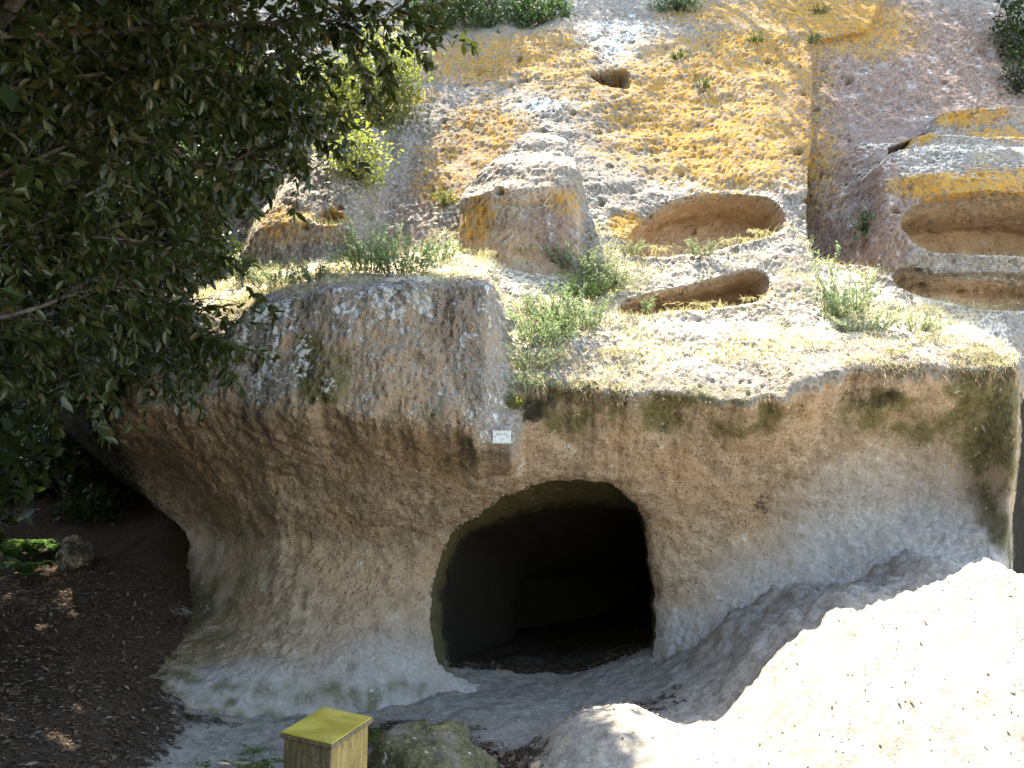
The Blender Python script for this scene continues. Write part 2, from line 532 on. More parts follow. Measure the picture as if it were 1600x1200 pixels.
# tall sunk panel at the right of the lichen-covered face
P_SUNK = poly_at([(1275, 62), (1266, 200), (1258, 330), (1256, 420), (1368, 425), (1368, 255), (1420, 232), (1480, 178), (1610, 168), (1900, 150), (1900, -60), (1420, -60), (1360, 40)], [(425, 9.35), (330, 9.75), (62, 11.25), (-60, 12)])
d = sdf_poly(XX, ZZ, P_SUNK)
zt, zb = at(800, 62, 10.8)[2], at(800, 420, 9.4)[2]
dep = np.interp(ZZ, [zb, (zb + zt) / 2, zt, zt + .6], [1.25, .95, .36, .10])
xl_, xr_ = at(1268, 300, 9.8)[0], at(1368, 300, 9.6)[0]
fx = np.clip((XX - xl_) / (xr_ - xl_), 0, 1)
left_p = np.maximum(np.minimum(10.35 + (ZZ - 5.5) * .13, Y + 1.3), Y + .24 * sstep(zt + .5, zt, ZZ) + .04)
right_p = np.interp(ZZ, [4.3, 5.2, 6.2, 7.2], [9.28, 9.42, 9.78, 10.45])
k_ = sstep(6.2, 7.4, ZZ)
right_p = right_p * (1 - k_) + (Y + .10) * k_
sk = sstep(.012, -.03, d)
Y = Y * (1 - sk) + (left_p * (1 - fx) + right_p * fx) * sk
# carved block with a sloping top and a moulding
P_BLK = poly_at([(716, 440), (716, 305), (722, 292), (800, 236), (832, 208), (872, 206), (894, 240), (922, 290), (942, 345), (958, 400), (962, 440)], [(400, 9.05), (300, 9.1), (207, 10.1)])
d = sdf_poly(XX, ZZ, P_BLK)
za, zm = at(800, 400, 9.05)[2], at(800, 300, 9.05)[2]
zm2 = zm + .05 * noise(np.stack([XX.ravel(), ZZ.ravel() * 0, ZZ.ravel() * 0], 1), 2.5, 3).reshape(XX.shape) + .10 * (XX - 0)
front = 8.90 + (ZZ - za) * .10
front = np.where(ZZ > zm2 - .10, front - .07, front)
front = np.where((ZZ > zm2 - .22) & (ZZ < zm2 - .16), front + .05, front)
zr2 = at(850, 207, 9.9)[2]
tq = np.clip((ZZ - zm2) / (zr2 - zm2), 0, 1.6)
roof = 8.93 + 1.0 * tq ** 1.25 + .04 * np.sin(tq * 13 + XX * 1.2) + .22 * ((XX - .25) / .7) ** 2
xr = at(903, 300, 9.0)[0]
yb = np.maximum(front, roof) + 3.2 * np.maximum(0, XX - xr)
yb = yb + np.clip(d + .015, 0, 9) * 12
Y = np.minimum(Y, yb)
# right block in which the two lower right hollows are cut
P_RB = poly_at([(1369, 430), (1369, 262), (1392, 240), (1424, 234), (1440, 205), (1468, 196), (1474, 172), (1560, 166), (1900, 160), (1900, 430)], [(430, 9.08), (330, 9.05), (262, 9.3), (166, 9.97)])
d = sdf_poly(XX, ZZ, P_RB)
zq = [at(0, v, 9.4)[2] for v in (430, 330, 300, 285, 262, 235, 215, 198, 188, 170)]
yq = np.interp(ZZ, zq, [9.05, 9.02, 9.05, 9.16, 9.28, 9.42, 9.62, 9.66, 9.86, 9.95])
Y = np.minimum(Y, yq + np.clip(d + .012, 0, 9) * 11)
# rock-cut hollows
HOLES = {}
def hollow(name, pts, Yd, depth, edge=.05, lip=0.0):
    global Y
    P = smooth_loop(poly_at(pts, Yd), 64, 2)
    lo, hi = P.min(0) - .6, P.max(0) + .6
    ix = np.where((xs > lo[0]) & (xs < hi[0]))[0]
    iz = np.where((zd > lo[1]) & (zd < hi[1]))[0]
    sx, sz = slice(ix[0], ix[-1] + 1), slice(iz[0], iz[-1] + 1)
    dd = sdf_poly(XX[sx, sz], ZZ[sx, sz], P)
    Y[sx, sz] += depth * sstep(edge * .5, -edge * 2.2, dd) ** 1.0
    if lip:
        Y[sx, sz] -= lip * np.exp(-(np.maximum(dd, 0) / .08)) * (dd > 0) * 0
    HOLES[name] = P
    return P
hollow('arched', [(974, 400), (984, 368), (1008, 330), (1055, 296), (1115, 280), (1175, 280), (1222, 297), (1238, 328), (1232, 360), (1160, 386), (1085, 402), (1020, 408)], 9.25, .75, .045)
hollow('trough', [(962, 492), (972, 466), (1020, 450), (1080, 437), (1140, 418), (1195, 404), (1214, 422), (1213, 452), (1190, 470), (1120, 482), (1060, 486), (1010, 494)], 8.45, .75, .045)
hollow('oval', [(1396, 362), (1410, 335), (1450, 316), (1540, 308), (1650, 306), (1760, 330), (1780, 370), (1700, 398), (1580, 405), (1490, 403), (1425, 392)], 9.15, 1.0, .05)
hollow('bed', [(1398, 450), (1400, 420), (1430, 408), (1500, 424), (1600, 426), (1700, 420), (1730, 450), (1640, 484), (1540, 488), (1470, 478), (1420, 462)], 8.9, .5, .07)
hollow('small', [(490, 356), (498, 334), (518, 327), (538, 342), (540, 358), (516, 362)], 9.35, .25, .05)
hollow('pocket', [(918, 112), (950, 104), (984, 108), (986, 140), (975, 148), (950, 138), (930, 126)], 11.0, .40, .06)
# cave mouth
MOUTH_UV = [(681, 950), (683, 905), (694, 862), (722, 828), (776, 790), (840, 765), (905, 760), (962, 766), (998, 803), (1012, 852), (1018, 905),
            (1020, 960), (1021, 1006), (990, 1046), (930, 1062), (870, 1069), (800, 1062), (728, 1054), (698, 1030), (684, 990)]
MOUTH = np.array([at(u, v, 8.05 + (min(max(v, 763), 1069) - 763) / 306 * .7) for u, v in MOUTH_UV])
MOUTH = smooth_loop(MOUTH, 120, 1)
MOUTH[:, [0, 2]] = MOUTH[:, [0, 2]].mean(0) + (MOUTH[:, [0, 2]] - MOUTH[:, [0, 2]].mean(0)) * 1.05
mo_noise = noise(MOUTH, 4, 1) * .035 + noise(MOUTH, 13, 2) * .018
mc = MOUTH.mean(0)
mdir = (MOUTH - mc)
mdir[:, 1] = 0
mdir /= np.linalg.norm(mdir, axis=1)[:, None]
MOUTH = MOUTH + mdir * mo_noise[:, None]
d_m = sdf_poly(XX, ZZ, MOUTH[:, [0, 2]])
Y += .10 * np.exp(-np.maximum(d_m, 0) / .04) * (d_m < .4)

# large-scale unevenness
PP = np.stack([XX.ravel(), Y.ravel(), ZZ.ravel()], 1)
sm = np.ones(XX.shape)
Y += (fbm(PP, .55, 3, .5, 1) * .10).reshape(XX.shape)
up = sstep(-.1, .15, ZZ - Zk[5][:, None])
Y += (fbm(PP, 2.4, 2, .5, 5)).reshape(XX.shape) * (.025 + .022 * up)

# resample each column so that shelves and soffits get as fine a mesh as walls
slope = np.abs(np.gradient(Y, .01, axis=1))
wgt = 1 + .75 * blur1(blur1(np.clip(slope, 0, 14), 6, 1), 14, 0)
cum = np.concatenate([np.zeros((NX, 1)), np.cumsum(wgt[:, :-1], 1)], 1) * .01
NR = 900
V = np.empty((NX, NR, 3), f32)
for i in range(NX):
    tt = np.linspace(0, cum[i, -1], NR)
    z = np.interp(tt, cum[i], zd)
    V[i, :, 0] = xs[i]
    V[i, :, 1] = np.interp(z, zd, Y[i])
    V[i, :, 2] = z

def grid_normals(V):
    a = np.gradient(V, axis=0)
    b = np.gradient(V, axis=1)
    n = np.cross(a, b)
    return n / (np.linalg.norm(n, axis=2)[..., None] + 1e-9)
N = grid_normals(V)
Ns = blur1(blur1(N, 3, 0), 3, 1)
Ns /= np.linalg.norm(Ns, axis=2)[..., None] + 1e-9
P = V.reshape(-1, 3)
rim_z = np.repeat(Zk[5] , NR).reshape(NX, NR)
und_z = np.repeat(Zk[5] * 0 + Zk[5], NR).reshape(NX, NR)
isup = sstep(-.05, .12, V[..., 2] - np.repeat(Zk[5], NR).reshape(NX, NR)).ravel()      # above the under-edge of the overhang
foot_z = np.repeat(Zk[2], NR)
n_a = fbm(P, 7.5, 3, .55, 20)
n_b = fbm(P, 28, 2, .6, 30)
w1, w1v = worley(P, 9, 1)
w2, w2v = worley(P, 17, 2)
w0, w0v = worley(P, 3.2, 8)
hole = sstep(.20, .09, w0 + .05 * n_a) * (w0v > .5) * .10
pit = sstep(.36, .10, w1) * (w1v > .80) * .050 + sstep(.40, .12, w2) * (w2v > .5) * .034
rg = np.clip(.75 + .8 * fbm(P, 1.3, 2, .5, 90), .25, 1.6)
n_c = noise(P, 15, 95)
disp = n_a * (.017 - .007 * isup) + rg * isup * (n_c * .006 + n_a * .002) + n_b * (.006 + .013 * isup * rg) - pit * (.30 + .50 * isup) - hole * (.05 + .95 * isup)
w3, w3v = worley(P, 17, 5)
peb = sstep(.45, .15, w3) * (w3v > .6) * .014
low = sstep(.0, .5, foot_z - P[:, 2])
disp += peb * (1 - isup) * (1 - low) * (.4 + 1.0 * sstep(.2, -1.6, P[:, 0]))
V = V + Ns * disp.reshape(NX, NR)[..., None].astype(f32)
N = grid_normals(V)
P = V.reshape(-1, 3).astype(np.float64)
NF = N.reshape(-1, 3)

# where a photo pixel meets the rock
_rel = P - CAM
_dep = _rel[:, 1] * CP + _rel[:, 2] * SP
_pu = 800 + F_PX * _rel[:, 0] / _dep
_pv = 600 - F_PX * (-_rel[:, 1] * SP + _rel[:, 2] * CP) / _dep
def hit(u, v, r=7):
    m = np.where((np.abs(_pu - u) < r) & (np.abs(_pv - v) < r))[0]
    if not len(m):
        return hit(u, v, r * 2) if r < 120 else at(u, v, 9)
    near = m[_dep[m] < _dep[m].min() + .25]
    k = near[np.argmin((_pu[near] - u) ** 2 + (_pv[near] - v) ** 2)]
    return P[k].copy()

def blobs(lst, stretch=1.5):
    r = np.zeros(len(P))
    for u, v, ru, rv, w in lst:
        c = hit(u, v)
        s = np.linalg.norm(c - CAM) / F_PX
        dd = ((P[:, 0] - c[0]) / (ru * s)) ** 2 + ((P[:, 1] - c[1]) ** 2 + (P[:, 2] - c[2]) ** 2) / (rv * s * stretch) ** 2
        r = np.maximum(r, w * np.clip(1.2 - dd * .62, 0, 1))
    return r

nz = NF[:, 2]
big = fbm(P, .9, 3, .5, 40)
A = {}
uu = isup
# grey crust: everything weathered above the overhang, the lower left block too
lz = P[:, 2] - np.repeat(Zk[5], NR)
ug = np.where(P[:, 0] < -.05, sstep(-.10, .75, lz), uu)
A['grey'] = np.clip(ug * (.85 + .3 * big), 0, 1)
A['grey'] = np.maximum(A['grey'], blobs([(430, 520, 130, 80, .8), (560, 540, 120, 70, .55), (780, 620, 45, 70, .8), (700, 580, 60, 90, .5), (380, 540, 60, 60, .75)]))
inh = np.zeros(len(P))
for k in ('arched', 'trough', 'oval', 'bed'):
    dd = sdf_poly(P[:, 0], P[:, 2], HOLES[k])
    lo = HOLES[k].mean(0)
    inh = np.maximum(inh, sstep(.02, -.07, dd))
A['grey'] *= 1 - .95 * inh
A['grey'] *= 1 - .8 * blobs([(600, 520, 170, 60, .55), (850, 360, 80, 50, .9), (770, 355, 60, 50, .7), (830, 290, 80, 40, .4)])
dsk = sdf_poly(P[:, 0], P[:, 2], P_SUNK)
A['pink'] = np.maximum(blobs([(1310, 280, 45, 170, .95), (1440, 100, 170, 110, .95), (1340, 160, 60, 110, .9), (1560, 100, 80, 90, .9), (650, 320, 50, 60, .55), (860, 360, 50, 40, .7), (1420, 300, 40, 30, .6)]) , 0)  # the upper-right patches put the shade there into the colour
A['warm'] = np.clip(inh * 1.2 * (P[:, 0] < 3.6) + .6 * inh, 0, 1) * (.75 + .4 * big)  # orange tone puts light bounced off the sunlit floor into the niche colour
sdl = sstep(-.35, .75, foot_z - P[:, 2] + .35 * big)
A['moss_l'] = blobs([(255, 1000, 70, 130, .75), (215, 1080, 60, 60, .75), (330, 980, 70, 110, .5), (290, 1090, 110, 40, .62), (430, 1110, 90, 30, .55), (560, 1085, 70, 30, .5)])  # moss streaks, and moss tone laid on the left foot in place of shade
A['sand'] = np.clip(sdl * (1 - uu) * 1.1, 0, 1) * sstep(-2.6, -.9, P[:, 0])
A['sand'] = np.maximum(A['sand'], blobs([(1400, 880, 150, 90, .95), (1250, 980, 160, 80, 1), (400, 1090, 140, 45, .8)]))
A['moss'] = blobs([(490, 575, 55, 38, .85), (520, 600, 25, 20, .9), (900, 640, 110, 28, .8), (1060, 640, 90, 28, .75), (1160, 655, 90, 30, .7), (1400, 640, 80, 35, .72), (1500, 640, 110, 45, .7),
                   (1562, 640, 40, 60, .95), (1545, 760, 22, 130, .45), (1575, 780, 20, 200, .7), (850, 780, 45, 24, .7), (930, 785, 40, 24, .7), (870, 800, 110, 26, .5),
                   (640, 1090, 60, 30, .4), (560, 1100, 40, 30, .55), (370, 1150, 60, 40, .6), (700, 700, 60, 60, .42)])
A['pale'] = blobs([(430, 560, 60, 45, .34), (520, 520, 90, 60, .15), (390, 500, 70, 60, .34), (740, 560, 45, 130, .22), (840, 165, 90, 12, .6), (960, 60, 60, 50, .5), (600, 470, 100, 30, .42)])
A['lichen'] = blobs([(1110, 170, 170, 120, .72), (1180, 100, 100, 70, .75), (1150, 250, 110, 50, .66), (1230, 150, 50, 150, .68), (1060, 100, 90, 50, .62), (770, 90, 130, 45, .74), (860, 90, 70, 60, .66), (1310, 25, 110, 55, .82),
                     (1200, 20, 140, 40, .72), (760, 215, 70, 80, .62), (700, 260, 60, 70, .55), (745, 345, 26, 24, .8), (980, 352, 26, 22, .9), (1010, 230, 80, 60, .5), (930, 150, 60, 40, .5),
                     (1500, 178, 60, 12, .85), (1440, 214, 26, 16, .85), (1560, 215, 60, 16, .8), (1500, 288, 90, 16, .85), (1580, 280, 60, 20, .8), (680, 290, 30, 30, .6), (880, 315, 26, 16, .6),
                     (520, 345, 22, 16, .8), (440, 340, 40, 24, .55), (640, 150, 50, 20, .5), (1000, 170, 40, 30, .62)]) * (1 - inh)
A['straw'] = np.clip(sstep(.45, .8, nz) * isup * (P[:, 1] < 9.9) * sstep(7.45, 7.9, P[:, 1] + .4 * big) * (P[:, 0] > -3.2) * (.85 + .4 * big), 0, 1)
A['moss'] = np.maximum(A['moss'], A.pop('moss_l'))
A['moss'] *= 1.3 * np.clip(.85 + .8 * fbm(P, 3.5, 3, .55, 44), .1, 1.2)
A['soot0'] = .8 * sstep(4.4, 4.6, P[:, 0]) * sstep(7.5, 8, P[:, 1]) * (P[:, 2] < 2.9) + sstep(-3.4, -4.6, P[:, 0] + .25 * (P[:, 1] - 9)) * .95  # shade painted dark at the right end and the far left
A['moss'] = np.maximum(A['moss'], .85 * sstep(4.42, 4.6, P[:, 0]) * sstep(7.4, 7.9, P[:, 1]) * (P[:, 2] < 2.8))  # right end: moss tone standing in for shade
A['lichen'] = np.clip(A['lichen'] + .12 * big, 0, 1) * (A['lichen'] > 0)
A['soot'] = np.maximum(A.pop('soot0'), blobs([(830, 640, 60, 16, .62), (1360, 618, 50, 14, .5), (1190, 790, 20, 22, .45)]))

# bring the mesh points next to the mouth onto its outline
fdv = sdf_poly(P[:, 0], P[:, 2], MOUTH[:, [0, 2]])
near_m = np.where((np.abs(fdv) < .0125) & (P[:, 1] < 10))[0]
tt_ = np.linspace(0, 1, 25)[:, None]
dense = np.vstack([a * (1 - tt_) + b * tt_ for a, b in zip(MOUTH[:, [0, 2]], np.roll(MOUTH[:, [0, 2]], -1, 0))])
for k in near_m:
    w_ = dense[np.argmin((dense[:, 0] - P[k, 0]) ** 2 + (dense[:, 1] - P[k, 2]) ** 2)]
    P[k, 0], P[k, 2] = w_
# faces, without those in the mouth of the cave; each carved feature is a part of the cliff
idx = np.arange(NX * NR).reshape(NX, NR)
q = np.stack([idx[:-1, :-1], idx[1:, :-1], idx[1:, 1:], idx[:-1, 1:]], -1).reshape(-1, 4)
fc = (P[q[:, 0]] + P[q[:, 2]]) * .5
fd = sdf_poly(fc[:, 0], fc[:, 2], MOUTH[:, [0, 2]])
keep = ~((fd < 0) & (fc[:, 1] > 7.5) & (fc[:, 1] < 10))
q, fc = q[keep], fc[keep]
und_f = np.interp(fc[:, 0], xs, Zk[5])
lab = np.zeros(len(q), int)
xl, xrr = at(150, 600, 7.3)[0], at(1590, 600, 7.3)[0]
lab[(fc[:, 2] < und_f + .02) & (fc[:, 1] < 9.3)] = 1
zsh = np.interp(fc[:, 0], xs, Zk[8])
lab[(fc[:, 2] >= und_f + .02) & (fc[:, 2] < zsh) & (fc[:, 1] < 9.6) & (fc[:, 0] < at(1590, 500, 7.6)[0])] = 2
pn = {1: 'tomb_facade', 2: 'rock_ledge'}
for j, (k, nm) in enumerate((('arched', 'arched_niche'), ('trough', 'rock_trough'), ('oval', 'oval_niche'), ('bed', 'bed_niche'))):
    dd = sdf_poly(fc[:, 0], fc[:, 2], HOLES[k])
    lab[(dd < .01) & (fc[:, 1] > 8.0)] = 4 + j
    pn[4 + j] = nm
dd = sdf_poly(fc[:, 0], fc[:, 2], P_BLK)
lab[(dd < 0.0) & (fc[:, 1] < 10.3) & (lab != 4)] = 3
pn[3] = 'carved_block'

def sub_mesh(name, faces, parent):
    used, inv = np.unique(faces, return_inverse=True)
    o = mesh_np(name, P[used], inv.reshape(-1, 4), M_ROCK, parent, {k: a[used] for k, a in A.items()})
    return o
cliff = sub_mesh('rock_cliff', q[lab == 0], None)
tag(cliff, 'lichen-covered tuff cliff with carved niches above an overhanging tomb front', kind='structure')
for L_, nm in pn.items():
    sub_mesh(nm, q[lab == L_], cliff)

# chamber behind the mouth: passage narrowing to a low inner doorway, then a dark room
inner = smooth_loop([at(u, v, 11.4) for u, v in [(806, 1048), (800, 950), (815, 900), (850, 888), (960, 886), (1040, 900), (1058, 960), (1050, 1050), (940, 1062)]], 120, 1)
def align(loop, c):
    a = np.arctan2(loop[:, 2] - c[2], loop[:, 0] - c[0])
    return loop[np.argsort(a)]
m0 = align(MOUTH, MOUTH.mean(0)); i0 = align(inner, inner.mean(0))
m0 = m0.copy(); 
wy = np.array([np.interp(z, zd, Y[np.argmin(np.abs(xs - x))]) for x, _, z in m0])
c0 = m0.mean(0)
rings = []
def scaled(L, s, y):
    r = L.copy()
    c = L.mean(0)
    r[:, 0] = c[0] + (L[:, 0] - c[0]) * s
    r[:, 2] = c[2] + (L[:, 2] - c[2]) * s
    r[:, 1] = y
    return r
wy = blur1(np.minimum(wy, 9.0), 4, 0)
md = m0 - m0.mean(0)
md[:, 1] = 0
md /= np.linalg.norm(md, axis=1)[:, None]
for k in range(5):
    r_ = m0 - md * (-.045, -.04, -.04, -.045, -.045)[k]
    r_[:, 1] = np.minimum(wy, 8.9) + (.012, .06, .16, .30, .46)[k]
    rings.append(r_)
base_r = rings[-1]
i0[:, 1] = 11.4
for k in range(1, 13):
    t = k / 12
    r = base_r * (1 - t) + i0 * t
    bulge = math.sin(t * math.pi) * .16
    c = r.mean(0)
    r[:, [0, 2]] = c[[0, 2]] + (r[:, [0, 2]] - c[[0, 2]]) * (1 + bulge)
    rings.append(r)
for s, y in ((1.0, 11.7), (1.1, 12.1), (1.2, 12.6), (1.0, 13.1), (.0, 13.3)):
    rings.append(scaled(i0, s, y))
R_ = np.array(rings)
nr, nc = R_.shape[:2]
CV = R_.reshape(-1, 3)
dsp = fbm(CV, 5, 4, .55, 60) * .05
cen = np.repeat(R_.mean(1), nc, 0)
dr = CV - cen
dr[:, 1] = 0
dr /= np.linalg.norm(dr, axis=1)[:, None] + 1e-6
CV = CV + dr * (dsp * np.repeat(np.linspace(.0, 1.6, nr), nc))[:, None]
ii = np.arange(nr * nc).reshape(nr, nc)
j2 = np.roll(ii, -1, 1)
CF = np.stack([ii[:-1], ii[1:], j2[1:], j2[:-1]], -1).reshape(-1, 4)
zz = CV[:, 2]
z0 = np.zeros(len(CV))
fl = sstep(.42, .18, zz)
mesh_np('burial_chamber', CV, CF, M_ROCK, cliff, {'grey': z0, 'pink': z0, 'sand': z0, 'straw': z0, 'moss': (1.2 + .3 * noise(CV, 2, 3)) * (1 - fl), 'pale': z0, 'warm': z0, 'lichen': z0, 'soot': z0 + .02 + .40 * fl + 1.0 * sstep(8.8, 10.2, CV[:, 1])})  # near-black colour grows inwards, painting in the passage's lack of light

# ------------------------------------------------------------------ the ground
def ground_z(x, y):
    x, y = np.asarray(x, float), np.asarray(y, float)
    z = np.interp(y, [-100, 6, 8.4, 9, 12, 40], [0, 0, .16, .24, .24, .24]) + 0 * x
    z = z + .34 * np.exp(-(((x - .68) / .50) ** 2 + ((y - 6.3) / .62) ** 2) ** 1.2)
    bank = np.interp(x, [.6, .95, 1.2, 1.55, 2.0, 2.6, 3.1, 3.55, 3.8, 4.0, 4.3, 9], [0, .08, .14, .28, .66, 1.0, 1.08, 1.34, 1.25, .95, .3, .2])
    z = z + bank * sstep(1.6, 6.2, y) 
    zl = np.interp(y, [0, 3, 5.5, 6.7, 7.5, 8.5, 10, 12, 16, 30], [.0, .1, .38, .52, .72, 1.0, 1.48, 2.5, 7.5, 26])
    wl = sstep(-1.9, -3.6, x + .12 * (y - 6))
    z = z * (1 - wl) + zl * wl
    return z
gx = np.concatenate([-np.geomspace(60, 6.6, 24), np.arange(-6.5, 5.0, .034), np.geomspace(5.1, 60, 24)])
gy = np.concatenate([[-60, -30, -15, -8, -4, -1], np.arange(0, 3.6, .15), np.arange(3.6, 9.6, .034), np.arange(9.7, 14, .12), np.geomspace(14.2, 60, 20)])
GX, GY = np.meshgrid(gx, gy, indexing='ij')
GZ = ground_z(GX, GY)
GZ = blur1(blur1(GZ, 4, 0), 4, 1)
GP = np.stack([GX.ravel(), GY.ravel(), GZ.ravel()], 1)
g1, g2, g3 = fbm(GP, 1.1, 3, .5, 70), fbm(GP, 4.5, 4, .55, 74), fbm(GP, 22, 2, .6, 78)
near = sstep(30, 12, np.abs(GP[:, 0]) + np.abs(GP[:, 1] - 6))
br = sstep(1.0, 2.2, GP[:, 0])
GP[:, 2] += near * (g1 * (.05 + .07 * br) + g2 * (.022 + .05 * br) + g3 * (.010 + .008 * br))
gi = np.arange(len(gx) * len(gy)).reshape(len(gx), len(gy))
gq = np.stack([gi[:-1, :-1], gi[1:, :-1], gi[1:, 1:], gi[:-1, 1:]], -1).reshape(-1, 4)
litter = np.clip(sstep(-1.7, -3.0, GP[:, 0] + .25 * (GP[:, 1] - 6) ) + .25 * g1, 0, 1)
litter = np.maximum(litter, sstep(8.75, 9.2, GP[:, 1]))  # cave floor coloured dark where little light reaches it
def gblob(x, y, r, w):
    return w * np.clip(1.3 - ((GP[:, 0] - x) ** 2 + (GP[:, 1] - y) ** 2) / r ** 2, 0, 1)
litter = np.maximum(litter, gblob(-.75, 6.9, .6, .75))
litter = np.maximum(litter, gblob(-.5, 6.2, .8, .75))
litter = np.maximum(litter, gblob(-1.0, 5.3, .6, .65))
litter = np.maximum(litter, gblob(1.2, 7.3, .45, .45))
gm = np.maximum.reduce([gblob(-1.9, 6.4, .5, .5), gblob(-1.3, 6.9, .4, .6), gblob(-.6, 5.8, .5, .5), gblob(.4, 5.2, .5, .35)])
ground = mesh_np('ground', GP, gq, M_GROUND, None, {'litter': litter, 'moss': gm, 'dry': np.maximum.reduce([gblob(3.3, 6.0, 1.1, .42), gblob(2.6, 4.6, .8, .36), gblob(1.6, 5.4, .7, .30)])})
tag(ground, 'pale sandy ground rising to a bank beside the tomb, dark leaf litter under trees', kind='structure')

def gz(x, y):
    k = np.argmin((GP[:, 0] - x) ** 2 + (GP[:, 1] - y) ** 2)
    return GP[k, 2]

# SECTION: objects follow
# ------------------------------------------------------------------ boulders
def boulder(name, c, rad, label, cat, seed=0, rough=.12, masks=None, mat=None, n=(72, 40)):
    nu, nv = n
    th = np.linspace(0, 2 * math.pi, nu, endpoint=False)
    ph = np.linspace(.02, math.pi - .02, nv)
    T, H = np.meshgrid(th, ph, indexing='ij')
    D = np.stack([np.cos(T) * np.sin(H), np.sin(T) * np.sin(H), np.cos(H)], -1).reshape(-1, 3)
    Q = D * np.array(rad)
    Q = Q * (1 + rough * 1.6 * fbm(D + seed, 1.3, 3, .5, seed) + .0)[:, None]
    Q = Q + D * (rough * .25 * np.mean(rad) * fbm(Q + seed, 6, 3, .6, seed + 2))[:, None]
    ii = np.arange(nu * nv).reshape(nu, nv)
    j = np.roll(ii, -1, 0)
    Fq = np.stack([ii[:, :-1], ii[:, 1:], j[:, 1:], j[:, :-1]], -1).reshape(-1, 4)
    at_ = {k: np.zeros(len(Q)) for k in ('grey', 'pink', 'sand', 'moss', 'pale', 'lichen', 'soot', 'straw', 'warm')}
    for k, v in (masks or {}).items():
        at_[k] = np.clip(v(Q, D) if callable(v) else np.full(len(Q), v), 0, 1.2)
    o = mesh_np(name, Q, Fq, mat or M_ROCK, None, at_)
    o.location = [float(x) for x in c]
    return tag(o, label, cat)

def gpos(u, v):
    """where the line of sight through a photo pixel meets the ground"""
    for Yq in np.arange(3.4, 12, .03):
        p = at(u, v, Yq)
        if p[2] <= gz(p[0], p[1]):
            break
    return p
p = at(672, 1130, 5.9)
boulder('mossy_boulder', (p[0] - .02, 6.1, -.02), (.40, .55, .36), 'low rounded boulder with green moss behind the yellow-topped post', 'rock', 5, .14,
        {'moss': lambda Q, D: 1.0 + .9 * fbm(Q, 3, 3, .5, 4), 'grey': .9})
p = at(395, 1190, 4.6)
boulder('mossy_boulder', (p[0], 4.7, -.05), (.36, .42, .27), 'dark mossy boulder at the bottom edge beside the wooden post', 'rock', 8, .16, {'moss': lambda Q, D: 1.0 + .9 * fbm(Q, 3, 3, .5, 9), 'grey': .8})
p = at(150, 765, 12.2)
boulder('boulder', (p[0], 12.6, p[2] - .2), (1.15, .9, .75), 'big dark boulder in the shade at the head of the leafy path', 'rock', 12, .15, {'grey': .8, 'moss': .35})
p = gpos(118, 880)
boulder('small_boulder', (p[0], p[1], p[2] + .08), (.17, .2, .20), 'small dark stone beside the sunlit ferns', 'rock', 15, .2, {'grey': .7, 'soot': .55, 'moss': .5})
for (u, v, sx, lb) in ((820, 1036, .24, 'long flat stone block just inside the cave'), (905, 1040, .26, 'squarer stone block deeper in the cave')):
    p = at(u, v, 9.6)
    b = boulder('stone_block', (p[0], p[1], .20), (sx, .16, .10), lb, 'stone', int(u), .12, {'soot': .85})  # near-black colour paints the cave's darkness onto the blocks

# ------------------------------------------------------------------ wooden post with a yellow top, number plate
def tilted(u, v, ky=.2):
    cx, cy = (u - 800) / F_PX, (600 - v) / F_PX
    D = np.array([cx, CP - cy * SP, SP + cy * CP])
    return Vector(CAM + D * ((.85 - 1.6 - 3.5 * ky) / (D[2] - ky * D[1])))
def wood_material(name, a, b, dark):
    t = NT(name)
    mp = t.n('ShaderNodeMapping')
    t.set(mp.inputs[0], t.co)
    mp.inputs['Scale'].default_value = (9, 9, 1.2)
    g = t.n('ShaderNodeTexNoise')
    t.set(g.inputs['Vector'], mp.outputs[0])
    g.inputs['Scale'].default_value = 6
    g.inputs['Detail'].default_value = 6
    n2 = t.noise(9, 5, .65)
    n3 = t.noise(60, 3)
    c = t.mix(t.ramp(g.outputs['Fac'], .35, .65), a, b)
    c = t.mix(t.math('MULTIPLY', t.ramp(n2, .50, .70), .8), c, dark)
    c = t.mix(t.math('MULTIPLY', t.ramp(n3, .60, .70), .7), c, (.05, .045, .025))
    return t.done(t.bsdf(c, .8, t.bump(g.outputs['Fac'], .004, .8), .2))
M_WOOD_L = wood_material('weathered_wood', (.11, .08, .045), (.20, .155, .09), (.06, .065, .035))
M_WOOD_R = wood_material('yellowed_wood', (.23, .155, .05), (.34, .24, .085), (.13, .095, .04))
def yellow_material():
    t = NT('yellow_panel')
    n1, n2 = t.noise(9, 5, .6), t.noise(45, 4, .6)
    c = t.mix(t.ramp(n1, .36, .66), (.34, .265, .03), (.50, .40, .06))
    c = t.mix(t.math('MULTIPLY', t.ramp(n2, .60, .72), .7), c, (.26, .22, .05))
    return t.done(t.bsdf(c, t.ramp(n1, .3, .7, .35, .6), t.bump(n2, .001, .5), .4))
M_YEL = yellow_material()
def plain(name, col, rough=.6, metal=0, var=.25, sc=40):
    t = NT(name)
    c = t.mix(t.ramp(t.noise(sc, 4), .35, .7), col, tuple(x * (1 - var) for x in col))
    return t.done(t.bsdf(c, rough, None, .4, metal))
M_STEEL = plain('dull_steel', (.35, .34, .32), .5, .8)
M_BLACK = plain('dark_void', (.02, .018, .015), .9)
cl, cf, cr, cb = [tilted(*c) for c in ((437, 1146), (518, 1165), (583, 1122), (505, 1105))]
ctr = (cl + cf + cr + cb) / 4
ex, ey = (cf - cl).normalized(), (cb - cl).normalized()
nn = ex.cross(ey).normalized()
post = thing('wooden_post', (ctr.x, ctr.y, gz(ctr.x, ctr.y)), 'square weathered wooden post box with a sloping yellow top', 'post')
off = Vector(post.location)
